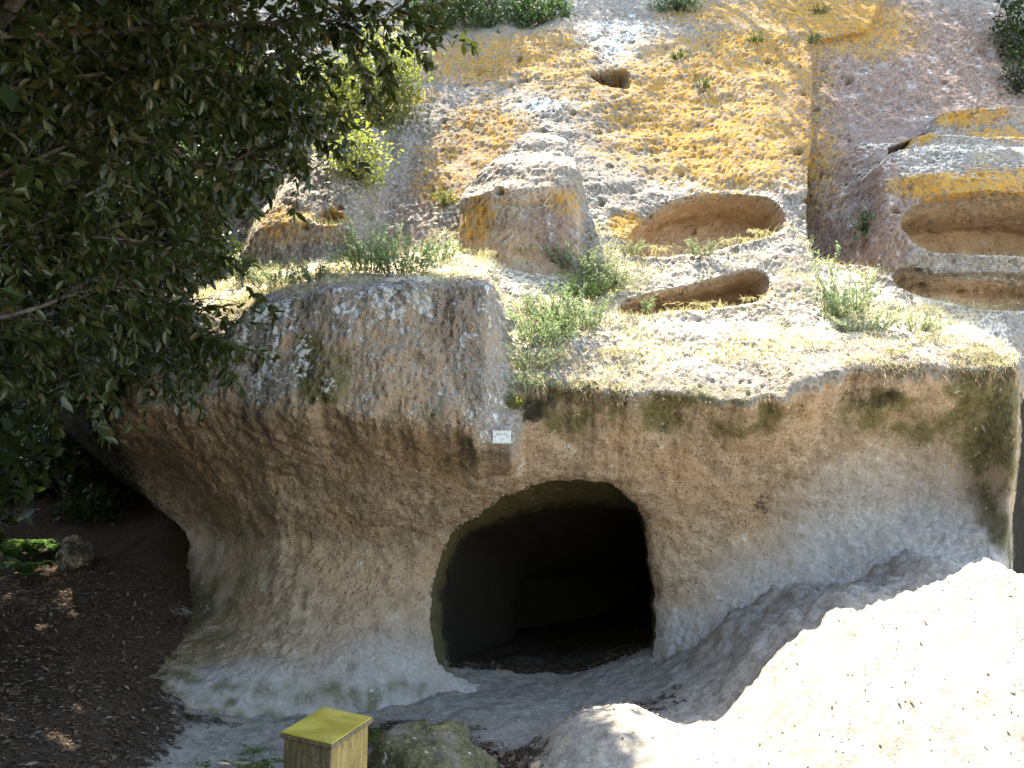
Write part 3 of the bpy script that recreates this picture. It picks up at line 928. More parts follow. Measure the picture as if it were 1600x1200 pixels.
def slab(name, c4, h0, h1, mat, grow=0.0, bevel=.003):
    c = sum(c4, Vector()) / 4
    m = MB()
    pts = [c + (p_ - c) * (1 + grow) for p_ in c4]
    m.add([p_ + nn * h0 - off for p_ in pts] + [p_ + nn * h1 - off for p_ in pts], [(3, 2, 1, 0), (4, 5, 6, 7), (0, 1, 5, 4), (1, 2, 6, 5), (2, 3, 7, 6), (3, 0, 4, 7)])
    return m.build(name, mat, post, False, bevel)
c4 = [cl, cf, cr, cb]
slab('yellow_panel', c4, 0, .005, M_YEL, -.03, .001)
slab('lid', c4, -.016, -.001, M_WOOD_L, .01)
def board(name, a, b, t_, mat, zt_a, zt_b, zb):
    """upright board between plan points a and b, thickness t_ inwards"""
    a, b = Vector((a.x, a.y, 0)), Vector((b.x, b.y, 0))
    inw = Vector((ctr.x, ctr.y, 0)) - (a + b) / 2
    d_ = (b - a).normalized()
    inw = (inw - d_ * inw.dot(d_)).normalized() * t_
    m = MB()
    lo = [a, b, b + inw, a + inw]
    zt = [zt_a, zt_b, zt_b, zt_a]
    m.add([Vector((q_.x, q_.y, zb)) - off for q_ in lo] + [Vector((q_.x, q_.y, z_)) - off for q_, z_ in zip(lo, zt)], [(3, 2, 1, 0), (4, 5, 6, 7), (0, 1, 5, 4), (1, 2, 6, 5), (2, 3, 7, 6), (3, 0, 4, 7)])
    return m.build(name, mat, post, False, .003)
ins = lambda p_, k=.90: Vector((ctr.x, ctr.y, p_.z)) + (Vector((p_.x, p_.y, 0)) - Vector((ctr.x, ctr.y, 0))) * k
L_, F_, R2, B_ = ins(cl), ins(cf), ins(cr), ins(cb)
g0 = off.z - .08
topz = lambda p_: ctr.z + .2 * (p_.y - ctr.y) - .022
mid_ = L_.lerp(F_, .52)
m2 = L_.lerp(F_, .535)
board('board', L_, mid_, .022, M_WOOD_L, topz(L_), topz(mid_), g0)
board('board', m2, F_, .022, M_WOOD_L, topz(m2), topz(F_), g0)
eps = (B_ - R2).normalized() * .0
F2 = F_.lerp(R2, .012)
sb = board('board', F2, R2, .022, M_WOOD_R, topz(F2), topz(R2), g0)
sb['label'] = 'yellow-painted side board'
R3 = R2.lerp(B_, .10); B2 = B_.lerp(R2, .02)
board('board', R3, B2, .022, M_WOOD_L, topz(R3), topz(B2), g0)
B3 = B_.lerp(L_, .10); L3 = L_.lerp(B_, .10)
board('board', B3, L3, .022, M_WOOD_L, topz(B3), topz(L3), g0)
for c_, k_ in ((cl, .93), (cf, .93), (cr, .93), (cb, .93)):
    q_ = ctr + (c_ - ctr) * .86 + nn * .0055
    m = MB()
    m.tube([q_ - off - nn * .002, q_ - off + nn * .002], .0035, 8)
    m.build('screw', M_STEEL, post)

hs = [hit(784 + a, 683 + b) for a in (-10, 0, 10) for b in (-7, 0, 7)]
c0_ = np.mean(hs, 0)
sign = thing('number_plate', (c0_[0], min(h[1] for h in hs) - .012, at(784, 683, min(h[1] for h in hs))[2]), 'small white plate with two lines of faint lettering fixed to the rock', 'sign')
SW_, SH_ = .150, .105
m = MB(); m.box((0, 0, 0), (SW_, .006, SH_)); m.box((0, .03, 0), (.05, .055, .05))
m.build('plate', plain('white_plate', (.74, .77, .72), .45, 0, .12), sign, False, .0015)
M_PRINT = plain('faded_print', (.20, .25, .23), .6)
for x0, x1, z0_, z1 in ((-.063, .063, .042, .0432), (-.063, .063, -.0432, -.042), (-.064, -.0628, -.043, .043), (.0628, .064, -.043, .043)):
    m = MB(); m.box(((x0 + x1) / 2, -.0036, (z0_ + z1) / 2), (x1 - x0, .0010, z1 - z0_)); m.build('printed_line', M_PRINT, sign, False)
for txt, zz_, sz in (('SW PS', .008, .034), ('15', -.030, .030)):
    cu = bpy.data.curves.new('lettering', 'FONT')
    cu.body = txt; cu.size = sz; cu.align_x = 'CENTER'; cu.extrude = .0003
    to = bpy.data.objects.new('lettering_tmp', cu)
    COL.objects.link(to)
    bpy.context.view_layer.update()
    me = bpy.data.meshes.new_from_object(to.evaluated_get(bpy.context.evaluated_depsgraph_get()))
    bpy.data.objects.remove(to)
    o = link('lettering', me, M_PRINT, sign, False)
    o.location = (0, -.0038, zz_); o.rotation_euler = (math.radians(90), 0, 0)
for sx in (-.053, .053):
    m = MB(); m.tube([(sx, -.002, 0), (sx, -.0065, 0)], .0045, 10); m.build('screw', M_BLACK, sign)

# ------------------------------------------------------------------ trees
def bez(a, b, n, sag=0.0, wob=.0):
    a, b = np.array(a, float), np.array(b, float)
    t = np.linspace(0, 1, n)[:, None]
    p_ = a * (1 - t) + b * t
    p_[:, 2] += (sag * 4 * t * (1 - t))[:, 0]
    w = rng.normal(size=(n, 3)) * wob
    w[0] = w[-1] = 0
    return p_ + w

# openings in the leaf roof through which the sun reaches a few spots
GAPS = []
def gaps(pos):
    ok = np.ones(len(pos), bool)
    sv = np.array(SUN)
    for g, rad in GAPS:
        w = pos - g
        k = w @ sv
        dd = np.linalg.norm(w - k[:, None] * sv, axis=1)
        ok &= ~((k > .25) & (dd < rad))
    return ok
for u, v, rad in ((20, 872, .34), (60, 868, .34), (100, 880, .2), (190, 850, .20), (225, 835, .16), (150, 880, .26), (110, 930, .16), (60, 990, .12), (120, 1110, .14), (90, 1160, .16), (130, 1150, .10), (200, 1060, .07), (240, 1035, .07), (185, 1130, .06)):
    GAPS.append((gpos(u, v), rad))
for a_, b_, rad in ((.25, .35, .045), (.5, .5, .06), (.35, .75, .05), (.75, .3, .05), (.8, .7, .035)):
    GAPS.append((np.array(cl.lerp(cf, a_).lerp(cb.lerp(cr, a_), b_)), rad))
def near_oak():
    base = np.array([-5.0, 3.2, gz(-5.0, 3.2) - .1])
    tr = thing('holm_oak', base, 'overhanging evergreen oak whose leafy boughs fill the upper left', 'tree')
    m = MB()
    tp = [base, base + (.1, .1, 1.2), base + (.25, .2, 2.6), base + (.5, .6, 4.2), base + (.9, 1.2, 6.2)]
    m.tube([Vector(p_ - base) for p_ in map(np.array, tp)], [.24, .20, .17, .13, .07], 12)
    m.build('trunk', M_BARK, tr)
    boughs = []
    for src, pts, r in (
        (2, [(-150, 60, 3.6), (150, 40, 4.2), (300, 22, 4.5), (470, 5, 4.7), (625, 30, 4.9)], .05),
        (2, [(-120, 160, 3.7), (100, 130, 4.2), (250, 110, 4.5), (400, 130, 4.8), (480, 215, 4.9)], .045),
        (1, [(-120, 330, 3.8), (60, 250, 4.2), (200, 215, 4.5), (330, 220, 4.8), (430, 215, 5.0)], .045),
        (1, [(-120, 420, 3.9), (60, 370, 4.3), (200, 350, 4.6), (300, 360, 4.9), (350, 400, 5.0)], .04),
        (1, [(-120, 520, 3.9), (20, 470, 4.2), (140, 450, 4.5), (250, 480, 4.8), (330, 540, 5.0)], .04),
        (1, [(-150, 560, 4.0), (-20, 520, 4.4), (70, 540, 4.6), (140, 570, 4.7)], .03),
        (2, [(-100, 0, 4.6), (100, -20, 5.2), (300, -40, 5.6), (400, 30, 5.9), (480, 60, 6.1)], .045),
        (2, [(-100, 230, 4.9), (100, 200, 5.4), (280, 160, 5.8), (380, 170, 6.1)], .04),
        (1, [(-100, 400, 5.0), (80, 330, 5.4), (240, 300, 5.8), (340, 290, 6.2)], .04),
        (1, [(-100, 500, 5.0), (60, 420, 5.4), (180, 400, 5.8), (290, 420, 6.2)], .04),
        (1, [(-100, 100, 5.4), (100, 80, 5.9), (220, 60, 6.4), (330, 110, 6.6), (440, 130, 6.8)], .04),
        (1, [(-100, 300, 5.6), (100, 290, 6.0), (220, 270, 6.5), (330, 330, 6.8)], .04),
        (1, [(-100, 560, 5.0), (40, 500, 5.4), (150, 500, 5.8), (270, 560, 6.0)], .04),
        (2, [(-100, 200, 4.4), (150, 80, 4.9), (300, 60, 5.3), (420, 90, 5.6), (505, 110, 5.8)], .04),
        (2, [(-200, -200, 4.0), (100, -220, 4.6), (350, -230, 5.0), (600, -260, 5.4)], .05),
        (3, [(-300, -400, 4.6), (0, -520, 5.0), (300, -520, 5.4), (520, -480, 5.8)], .05),
        (3, [(-300, -200, 5.6), (0, -260, 6.2), (250, -260, 6.6), (420, -200, 7.0)], .05),
        (3, [(-500, -300, 5.6), (-200, -500, 6.2), (150, -600, 6.6), (420, -560, 7.0)], .05),
        (2, [(-600, 0, 4.6), (-400, -100, 5.6), (-250, -60, 6.6), (-100, -80, 7.4)], .05)):
        P_ = np.array([tp[src]] + [at(*q_) for q_ in pts])
        P_[2:-1] += rng.normal(size=(len(P_) - 3, 3)) * .09
        P_ = smooth_path(P_)
        boughs.append((P_, r))
    pos, dr = [], []
    for P_, r in boughs:
        m = MB()
        m.tube([Vector(x - base) for x in P_], np.linspace(r * .5, .004, len(P_)), 6)
        bo = m.build('bough', M_BARK, tr)
        mt = MB()
        ln = np.cumsum(np.r_[0, np.linalg.norm(np.diff(P_, axis=0), axis=1)])
        nb = int(ln[-1] * 24)
        for k in range(nb):
            s_ = ln[-1] * (.18 + .82 * rng.random() ** .8)
            a = np.array([np.interp(s_, ln, P_[:, j]) for j in range(3)])
            i_ = min(np.searchsorted(ln, s_), len(P_) - 1)
            t_ = P_[i_] - P_[i_ - 1]
            t_ = t_ / np.linalg.norm(t_)
            d_ = t_ * .7 + unit(1)[0] * .8 + np.array([0, 0, -.25])
            d_ /= np.linalg.norm(d_)
            L2 = .18 + .42 * rng.random()
            b = a + d_ * L2
            tw = bez(a, b, 5, .02, .012)
            tw[-1, 2] -= .05 * L2
            mt.tube([Vector(x - base) for x in tw], np.linspace(.0045, .0015, 5), 3, False)
            nl = int(8 + L2 * 44)
            tt = rng.random(nl) ** .7
            for t1 in tt:
                x = tw[0] * (1 - t1) + tw[-1] * t1
                ld = d_ * .6 + unit(1)[0] * .9 + np.array([0, 0, -.45])
                pos.append(x); dr.append(ld / np.linalg.norm(ld))
        tg_ = mt.build('twig', M_BARK, bo)
        tg_['kind'] = 'stuff'
    pos, dr = np.array(pos), np.array(dr)
    print('oak leaves', len(pos))
    kp = gaps(pos)
    pos, dr = pos[kp], dr[kp]
    nrm = unit(len(pos)) * .75 + np.array([0, -.1, .8])
    R = frames(dr, nrm)
    sc = rng.uniform(.045, .105, len(pos))
    # the 300 leaves that show largest are objects of their own
    rel = pos - CAM
    dep = rel[:, 1] * CP + rel[:, 2] * SP
    pu = 800 + F_PX * rel[:, 0] / dep
    pv = 600 - F_PX * (-rel[:, 1] * SP + rel[:, 2] * CP) / dep
    infr = (pu > 10) & (pu < 680) & (pv > 5) & (pv < 680)
    face = np.abs(np.einsum('ij,ij->i', R[:, :, 2], rel / np.linalg.norm(rel, axis=1)[:, None]))
    score = np.where(infr, sc / dep * (.3 + face), 0)
    topk = np.argsort(-score)[:300]
    mask = np.ones(len(pos), bool); mask[topk] = False
    fo = scatter('foliage', LEAF_V, LEAF_F, pos[mask] - base, R[mask], sc[mask], M_LEAF_NEAR, tr)
    fo['kind'] = 'stuff'
    protos = []
    for k in range(8):
        me = bpy.data.meshes.new('leaf')
        me.from_pydata([tuple(x) for x in LEAF_V * np.array([1, rng.uniform(.85, 1.1), rng.uniform(.4, 1.8)])], [], [tuple(map(int, f)) for f in LEAF_F])
        a = me.attributes.new('rnd', 'FLOAT', 'POINT')
        a.data.foreach_set('value', np.full(len(LEAF_V), rng.random(), f32))
        me.materials.append(M_LEAF_NEAR)
        protos.append(me)
    from mathutils import Matrix
    for n_, k in enumerate(topk):
        o = bpy.data.objects.new('leaf', protos[n_ % 8])
        COL.objects.link(o)
        o.parent = tr
        o.matrix_local = Matrix.Translation(Vector(pos[k] - base)) @ Matrix(R[k].tolist()).to_4x4() @ Matrix.Scale(float(sc[k]), 4)
    return tr

def smooth_path(P_, it=2):
    for _ in range(it):
        q_ = [P_[0]]
        for a, b in zip(P_[:-1], P_[1:]):
            q_ += [a * .75 + b * .25, a * .25 + b * .75]
        q_.append(P_[-1])
        P_ = np.array(q_)
    return P_
near_oak()

def leaf_cloud(c, rad, nclump, per, size, spread, hollow_=.55, org=(0, 0, 0)):
    """leaf positions in clumps spread through an ellipsoid, more of them towards its skin"""
    d_ = unit(nclump)
    r = (hollow_ + (1 - hollow_) * rng.random(nclump)) ** .8
    cc = c + d_ * r[:, None] * np.array(rad)
    pos = np.repeat(cc, per, 0) + rng.normal(size=(nclump * per, 3)) * spread
    out = np.repeat(d_, per, 0)
    dr = out * .5 + unit(len(pos)) * .9 + np.array([0, 0, -.25])
    nm = unit(len(pos)) * .6 + np.array([0, 0, .8]) + out * .3
    kp = gaps(pos + np.array(org, float))
    pos, dr, nm = pos[kp], dr[kp], nm[kp]
    return pos, frames(dr, nm), rng.uniform(.7, 1.25, len(pos)) * size, cc

def forest_tree(x, y, h, cz, rad, label, n=330, per=18, size=.10, mat=None, lean=(0, 0), r0=.14, cz_abs=None, name='forest_tree', group='trees behind the tomb', z=None, far=True):
    b = np.array([x, y, (gz(x, y) if z is None else z) - .1])
    tr = thing(name, b, label, 'tree', group)
    m = MB()
    topp = np.array([lean[0], lean[1], h])
    tp = bez((0, 0, 0), topp, 6, 0, .06)
    m.tube([Vector(p_) for p_ in tp], np.linspace(r0, .03, 6), 9)
    cen = np.array([lean[0] * .8, lean[1] * .8, cz])
    if group == 'trees of the wood beside the viewpoint':
        n, size = int(n * 1.25), size * 1.4  # larger, denser leaves so these crowns let less light through
    pos, R, sc, cc = leaf_cloud(cen, rad, n, per, size, .17, org=b)
    for k in range(0, len(cc), max(1, len(cc) // (26 if group != 'trees of the wood beside the viewpoint' else 5))):
        a = tp[2 + k % 4] if k % 4 < 4 else tp[3]
        m.tube([Vector(p_) for p_ in bez(a, cc[k], 4, .15, .05)], np.linspace(.035 if group != 'trees of the wood beside the viewpoint' else .010, .005, 4), 4, False)
    m.build('trunk', M_BARK, tr)
    scatter('crown', LEAF_V[[0, 1, 2, 3, 4, 5]] if False else BIT_V, BIT_F, pos, R, sc, mat or M_LEAF_DARK, tr)
    return tr
forest_tree(-6.4, 10.2, 7.5, 5.0, (1.7, 1.5, 2.6), 'dark tree nearest the path with a thin leaning trunk', n=300, size=.11, lean=(.3, .2), r0=.12)
forest_tree(-7.3, 11.2, 9, 6.0, (2.2, 2.0, 3.4), 'tall dark tree behind the sunlit ferns, second row', n=380, size=.12, r0=.17)
forest_tree(-4.6, 11.6, 8.5, 5.6, (1.5, 1.3, 2.2), 'dark tree at the left end of the cliff terrace', n=260, size=.10, r0=.12, z=1.9)
forest_tree(-9.6, 13.5, 11, 7, (2.8, 2.2, 4.2), 'tall tree deep in the wood at the far left edge', n=380, size=.13, r0=.2)
forest_tree(-6.9, 14.5, 11, 7.5, (2.6, 2.2, 4.0), 'broad tree deep in the wood above the dark boulder', n=380, size=.13, r0=.2)
forest_tree(-8.2, 8.2, 8, 5.4, (1.9, 1.8, 2.8), 'bushy dark tree beside the fern bank, outermost', n=300, size=.11, r0=.14)
# crowns at the left, mostly out of view, many added to block sun and sky
g2_ = 'trees of the wood beside the viewpoint'
forest_tree(-6.2, 5.0, 8.5, 6.4, (2.4, 2.2, 2.4), 'tree just outside the left edge, its crown over the leafy ground', n=420, size=.13, r0=.16, group=g2_)
forest_tree(-5.6, 7.0, 9.5, 7.2, (2.4, 1.6, 2.2), 'tree at the left whose crown roofs the path', n=420, size=.13, r0=.16, lean=(.6, -.3), group=g2_)
forest_tree(-4.4, 1.2, 9.0, 7.0, (3.0, 2.6, 1.8), 'tree beside the viewpoint with a high spreading crown', n=460, size=.14, r0=.2, lean=(1.6, 1.6), group=g2_)
forest_tree(-8.8, 3.0, 10, 5.5, (2.6, 2.4, 4.4), 'dense tree closing the wood to the left', n=420, size=.15, r0=.2, group=g2_)
forest_tree(-9.2, 6.4, 10, 5.5, (2.2, 2.2, 4.4), 'dense tree of the wood beyond the left edge', n=420, size=.15, r0=.2, group=g2_)
forest_tree(-6.5, 16.5, 10, 5.5, (2.6, 2.0, 4.5), 'tree high on the wooded slope', n=380, size=.14, r0=.2)
forest_tree(-10.5, 17, 10, 5.5, (2.8, 2.0, 4.8), 'farthest tree on the wooded slope', n=380, size=.14, r0=.2)
forest_tree(-3.6, 17.0, 10, 5.5, (2.4, 2.0, 4.0), 'tree on the slope behind the upper oak boughs', n=380, size=.14, r0=.2)
forest_tree(-5.6, 6.3, 9.0, 8.1, (1.35, 1.5, 1.0), 'slim tree whose high crown spreads above the overhang corner', n=360, size=.13, r0=.12, lean=(4.1, 1.7), group=g2_)
forest_tree(-4.9, 6.0, 8.6, 7.4, (1.8, 2.0, 1.5), 'tree at the left edge with a round dense crown', n=380, size=.13, r0=.14, lean=(.8, .6), group=g2_)
forest_tree(-4.4, 3.0, 8.6, 7.0, (2.2, 2.4, 1.3), 'tree of the wood nearest the wooden post', n=380, size=.13, r0=.14, lean=(.8, .8), group=g2_)
forest_tree(-5.5, -2.5, 9, 5.0, (2.6, 2.2, 3.8), 'dense tree behind the viewpoint on the wooded side', n=300, size=.18, r0=.18, group=g2_)
forest_tree(-7.5, .5, 9, 5.0, (2.4, 2.2, 4.2), 'dense tree of the wood, level with the viewpoint', n=300, size=.18, r0=.18, group=g2_)
forest_tree(-3.4, -1.6, 10, 7.6, (2.8, 2.6, 2.2), 'tall tree close behind the viewpoint', n=380, size=.17, r0=.2, lean=(.6, 0), group=g2_)
forest_tree(-3.0, -4.4, 10, 6.0, (3.0, 2.2, 3.6), 'broad tree farther behind the viewpoint', n=320, size=.19, r0=.2, group=g2_)
forest_tree(-4.9, 4.4, 9.4, 8.0, (2.2, 1.8, 1.3), 'tree at the left edge with the highest crown', n=380, size=.13, r0=.13, lean=(2.6, .6), group=g2_)
forest_tree(-4.5, 4.1, 6.8, 5.8, (2.0, 1.2, .95), 'leaning tree whose crown hangs over the wooden post', n=420, size=.12, r0=.05, lean=(3.3, -.1), group=g2_)
forest_tree(-1.9, -5.5, 10, 5.2, (2.8, 2.0, 3.8), 'tree behind the viewpoint nearest the open bank', n=320, size=.17, r0=.2, group=g2_)
forest_tree(-6.6, 8.0, 8.5, 7.0, (1.9, 1.4, 1.7), 'tree over the leafy slope between path and post', n=380, size=.13, r0=.13, lean=(1.4, .3), group=g2_)
for (x, y, lb) in ((-4.5, 5.2, 'low leafy tree just outside the left edge beside the path'), (-3.4, 2.9, 'low leafy tree just outside the left edge by the post'), (-3.1, .7, 'low leafy tree beside the viewpoint'), (-5.4, 7.2, 'low leafy tree at the foot of the wooded slope')):
    forest_tree(x, y, 4.6, 2.5, (1.15, 1.3, 2.3), lb, n=260, size=.11, r0=.09, group=g2_)
forest_tree(-4.6, 1.6, 6.4, 5.4, (2.2, 2.0, 1.1), 'leaning tree whose crown roofs the viewpoint', n=420, size=.14, r0=.15, lean=(4.1, 0), group=g2_)
forest_tree(-1.2, -2.8, 8, 4.8, (2.4, 1.8, 2.2), 'tree straight behind the viewpoint', n=340, size=.16, r0=.18, group=g2_)
# trees on top of the cliff, whose crowns shade its upper edge
for (x, y, z_, h, rad, lb) in ((5.0, 13.0, 9.8, 5.0, (2.0, 1.3, 1.5), 'tree on the cliff top shading the right-hand rock'), (7.8, 13.2, 9.8, 5.2, (2.0, 1.4, 1.7), 'tree on the cliff top beyond the right edge'),
                           (1.4, 13.9, 10.2, 5.5, (1.9, 1.0, 1.2), 'tree on the cliff top above the middle'), (-2.6, 14.0, 10.0, 5.5, (2.2, 1.3, 1.5), 'tree on the cliff top above the bushes')):
    forest_tree(x, y, h, h - 1.2, rad, lb, n=300, per=18, size=.12, z=z_, group='trees on the cliff top')

forest_tree(3.0, 12.6, 5.0, 3.2, (1.15, .7, 1.0), 'tree on the cliff top above the sunk panel', n=230, per=16, size=.13, z=9.9, lean=(.5, -1.6), r0=.08, group='trees on the cliff top')  # added crown that keeps the sun off the sunk panel
# ------------------------------------------------------------------ bushes, herbs, grasses
def bush(c, rad, n, per, size, mat, label, name='bush', group=None, spread=.07, sit=None):
    c = np.array(c, float)
    b = c - np.array([0, 0, rad[2] * .9])
    if sit is not None:
        b = np.array(sit, float)
    t = thing(name, b, label, 'bush', group)
    pos, R, sc, cc = leaf_cloud(c - b, rad, n, per, size, spread, .3, b)
    m = MB()
    for k in range(0, n, max(1, n // 22)):
        m.tube([Vector(p_) for p_ in bez((0, 0, 0), cc[k], 4, .03, .02)], [.010, .007, .005, .003], 4, False)
    m.build('stem', M_BARK, t)
    scatter('foliage', BIT_V, BIT_F, pos, R, sc, mat, t)
    return t
def bush_at(u, v, ru, rv, n, per, size, mat, label, name='bush', group=None, lift=.5, depth=.8, spread=.07):
    h_ = hit(u, v + rv * .8)
    s = np.linalg.norm(h_ - CAM) / F_PX
    c = h_ + np.array([0, -.05, rv * s * lift * 1.4])
    return bush(c, (ru * s, ru * s * depth, rv * s), n, per, size, mat, label, name, group, spread, h_)
g_ = 'bushes along the top of the cliff'
bush_at(690, 12, 55, 40, 130, 16, .075, M_LEAF_BUSH, 'dark green bush at the top of the cliff, nearest the oak leaves', group=g_)
bush_at(770, 14, 50, 34, 120, 16, .07, M_LEAF_BUSH, 'mid green bush on the cliff top between two others', group=g_)
bush_at(845, 10, 42, 30, 100, 16, .07, M_LEAF_BUSH, 'grey-green bush where the bare cliff top begins', group=g_)
bush_at(1056, 4, 30, 14, 50, 14, .06, M_LEAF_BUSH, 'small bush at the upper edge above the yellow lichen', group=g_)
bush_at(1592, 50, 26, 60, 80, 16, .08, M_LEAF_DARK, 'dark ivy-like bush hanging at the top right corner', name='hanging_bush')
bush_at(1592, 120, 18, 30, 40, 14, .06, M_LEAF_DARK, 'small dark bush below the hanging one at the right edge', name='hanging_bush')
bush_at(1352, 348, 14, 20, 30, 12, .045, M_LEAF_BUSH, 'small green bush at the foot of the sunk panel')
bush_at(600, 120, 56, 95, 190, 14, .075, M_LEAF_LIGHT, 'sunlit yellow-green shrub against the cliff beside the oak', name='laurel_shrub', group='sunlit shrubs beside the oak', spread=.12)
bush_at(560, 245, 44, 46, 100, 12, .065, M_LEAF_LIGHT, 'lower thin yellow-green shrub over the rock buttress', name='laurel_shrub', group='sunlit shrubs beside the oak', spread=.12)
bush_at(520, 140, 40, 60, 110, 12, .075, M_LEAF_LIGHT, 'shrub half hidden behind oak leaves', name='laurel_shrub', group='sunlit shrubs beside the oak', spread=.12)
g_ = 'bushes at the left end of the terrace'
bush_at(330, 290, 80, 70, 190, 16, .07, M_LEAF_BUSH, 'bluish green bush at the shady end of the cliff', group=g_)
bush_at(250, 330, 80, 80, 190, 16, .08, M_LEAF_DARK, 'dark bush under the oak boughs', group=g_)
bush_at(330, 395, 40, 36, 90, 14, .055, M_LEAF_DARK, 'dark bush at the end of the rock ledge', group=g_)
bush_at(380, 160, 90, 70, 190, 16, .08, M_LEAF_BUSH, 'green bush high on the slope behind the oak leaves', group=g_)
bush_at(240, 520, 60, 60, 140, 16, .075, M_LEAF_DARK, 'dark bush hanging over the left end of the overhang', group=g_)
bush_at(170, 600, 45, 50, 110, 16, .075, M_LEAF_DARK, 'lowest dark bush over the corner of the overhang', group=g_)

for k, (u, v, ru, rv, Yb, lb) in enumerate(((60, 640, 60, 60, 12.6, 'dark undergrowth bush left of the dark boulder'), (150, 640, 60, 55, 13.0, 'dark undergrowth bush above the dark boulder'), (20, 740, 50, 60, 11.2, 'low dark bush at the left edge behind the ferns'),
        (100, 540, 80, 70, 14.0, 'broad dark bush high on the wooded slope'), (215, 690, 34, 40, 12.0, 'dark bush squeezed beside the overhang'), (75, 770, 40, 34, 11.6, 'low dark bush in front of the boulder'), (110, 700, 60, 45, 11.0, 'dark bush under the lowest oak bough'), (185, 745, 40, 34, 11.2, 'dark bush in the hollow beside the rock wall'), (150, 800, 40, 22, 10.8, 'lowest dark undergrowth beside the path'))):
    c = at(u, v, Yb)
    s_ = np.linalg.norm(c - CAM) / F_PX
    bush(c, (ru * s_, ru * s_ * .8, rv * s_), 110, 16, .10, M_LEAF_DARK, lb, 'undergrowth_bush', 'undergrowth on the wooded slope', .10, (c[0], c[1], min(c[2] - rv * s_, gz(c[0], c[1]))))
def herb(u, v, hgt, wid, nst, size, mat, label, group=None, name='herb', per=26, droop=.25, tv=BIT_V, tf=BIT_F, base=None):
    nst, wid, per, size = int(nst * 1.5), wid * 1.35, int(per * 1.3), size * .85
    b = hit(u, v) if base is None else np.array(base, float)
    t = thing(name, b, label, 'plant', group)
    m = MB()
    pos, dr = [], []
    for k in range(nst):
        a = rng.uniform(0, 2 * math.pi)
        r = wid * math.sqrt(rng.random())
        root = np.array([math.cos(a) * r * .55, math.sin(a) * r * .35, 0])
        tip = np.array([math.cos(a) * r * 1.25 + rng.normal() * .04, math.sin(a) * r * .9 - .05 + rng.normal() * .03, hgt * rng.uniform(.25, 1.05)])
        st = bez(root, tip, 5, .08 * hgt, .03 * hgt + .006)
        m.tube([Vector(p_) for p_ in st], [.0035, .003, .0025, .002, .0012], 3, False)
        for q_ in range(per):
            t1 = rng.uniform(.15, 1)
            i_ = min(int(t1 * 4), 3)
            f = t1 * 4 - i_
            pos.append(st[i_] * (1 - f) + st[i_ + 1] * f)
            w = unit(1)[0] + np.array([0, 0, .5 - droop])
            dr.append(w / np.linalg.norm(w))
    m.build('stalk', M_STALK, t)
    pos, dr = np.array(pos), np.array(dr)
    scatter('foliage', tv, tf, pos, frames(dr, unit(len(pos)) * .5 + np.array([0, 0, 1.0])), rng.uniform(.6, 1.2, len(pos)) * size, mat, t)
    return t
g_ = 'herbs growing on the rock ledge'
herb(575, 425, .55, .26, 42, .042, M_LEAF_HERB, 'tall green herb clump above the carved ledge, by the oak', g_)
herb(635, 425, .42, .26, 40, .040, M_LEAF_HERB, 'green herb clump right beside the tallest one', g_)
herb(690, 408, .22, .2, 22, .035, M_LEAF_HERB, 'low green herb at the end of the green clumps', g_)
herb(490, 440, .18, .24, 26, .036, M_LEAF_PALE, 'pale grey-green herb low on the ledge in front of the buttress', g_)
herb(430, 445, .22, .24, 30, .038, M_LEAF_PALE, 'whitish herb near the shaded end of the ledge', g_)
herb(385, 440, .24, .2, 24, .038, M_LEAF_PALE, 'whitish herb at the very end of the ledge beside dark bushes', g_)
herb(930, 440, .40, .22, 36, .036, M_LEAF_PALE, 'pale herb clump in front of the lichen patch by the arched niche', g_)
herb(985, 395, .14, .12, 14, .03, M_LEAF_PALE, 'small pale herb at the corner of the arched niche', g_)
herb(1095, 400, .16, .16, 18, .03, M_LEAF_PALE, 'small yellowish herb below the middle of the arched niche', g_)
herb(850, 545, .42, .30, 46, .036, M_LEAF_HERB, 'bright green herb on the sunny slope beside the shaded corner', g_)
herb(900, 520, .45, .22, 34, .036, M_LEAF_HERB, 'green herb in front of the dark bushes by the trough', g_)
herb(830, 580, .22, .22, 26, .032, M_LEAF_PALE, 'pale herb spilling over the edge above the number plate', g_)
herb(915, 470, .30, .22, 30, .035, M_LEAF_BUSH, 'darker herb clump at the end of the trough', g_)
herb(1012, 492, .20, .06, 8, .03, M_LEAF_HERB, 'slim upright herb at the mouth of the trough', g_)
herb(1320, 500, .50, .24, 34, .040, M_LEAF_HERB, 'leafy thistle clump on the sunny ledge below the sunk panel', g_)
herb(1295, 500, .95, .10, 6, .045, M_LEAF_HERB, 'tall thin thistle stalk rising past the sunk panel', g_, per=22)
herb(803, 640, .14, .08, 12, .03, M_LEAF_LIGHT, 'little yellow-green plant at the rock corner by the number plate', g_)
herb(860, 505, .34, .26, 40, .034, M_LEAF_PALE, 'grey-green herb high on the sunny slope between corner and trough', g_)
herb(950, 455, .30, .22, 34, .034, M_LEAF_PALE, 'grey-green herb hanging over the near end of the trough', g_)
herb(890, 420, .26, .20, 30, .034, M_LEAF_PALE, 'pale herb at the far corner of the carved block', g_)
herb(820, 610, .16, .20, 22, .030, M_LEAF_HERB, 'small herb trailing over the edge of the overhang, by the corner', g_)
herb(1350, 520, .20, .26, 30, .034, M_LEAF_PALE, 'low pale herb beside the thistle clump', g_)
herb(1430, 520, .16, .22, 24, .032, M_LEAF_PALE, 'low pale herb on the ledge below the bed niche', g_)
herb(700, 322, .20, .10, 16, .03, M_LEAF_LIGHT, 'dry yellowish plant at the side of the carved block', g_)
g_ = 'small dark tufts on the cliff face'
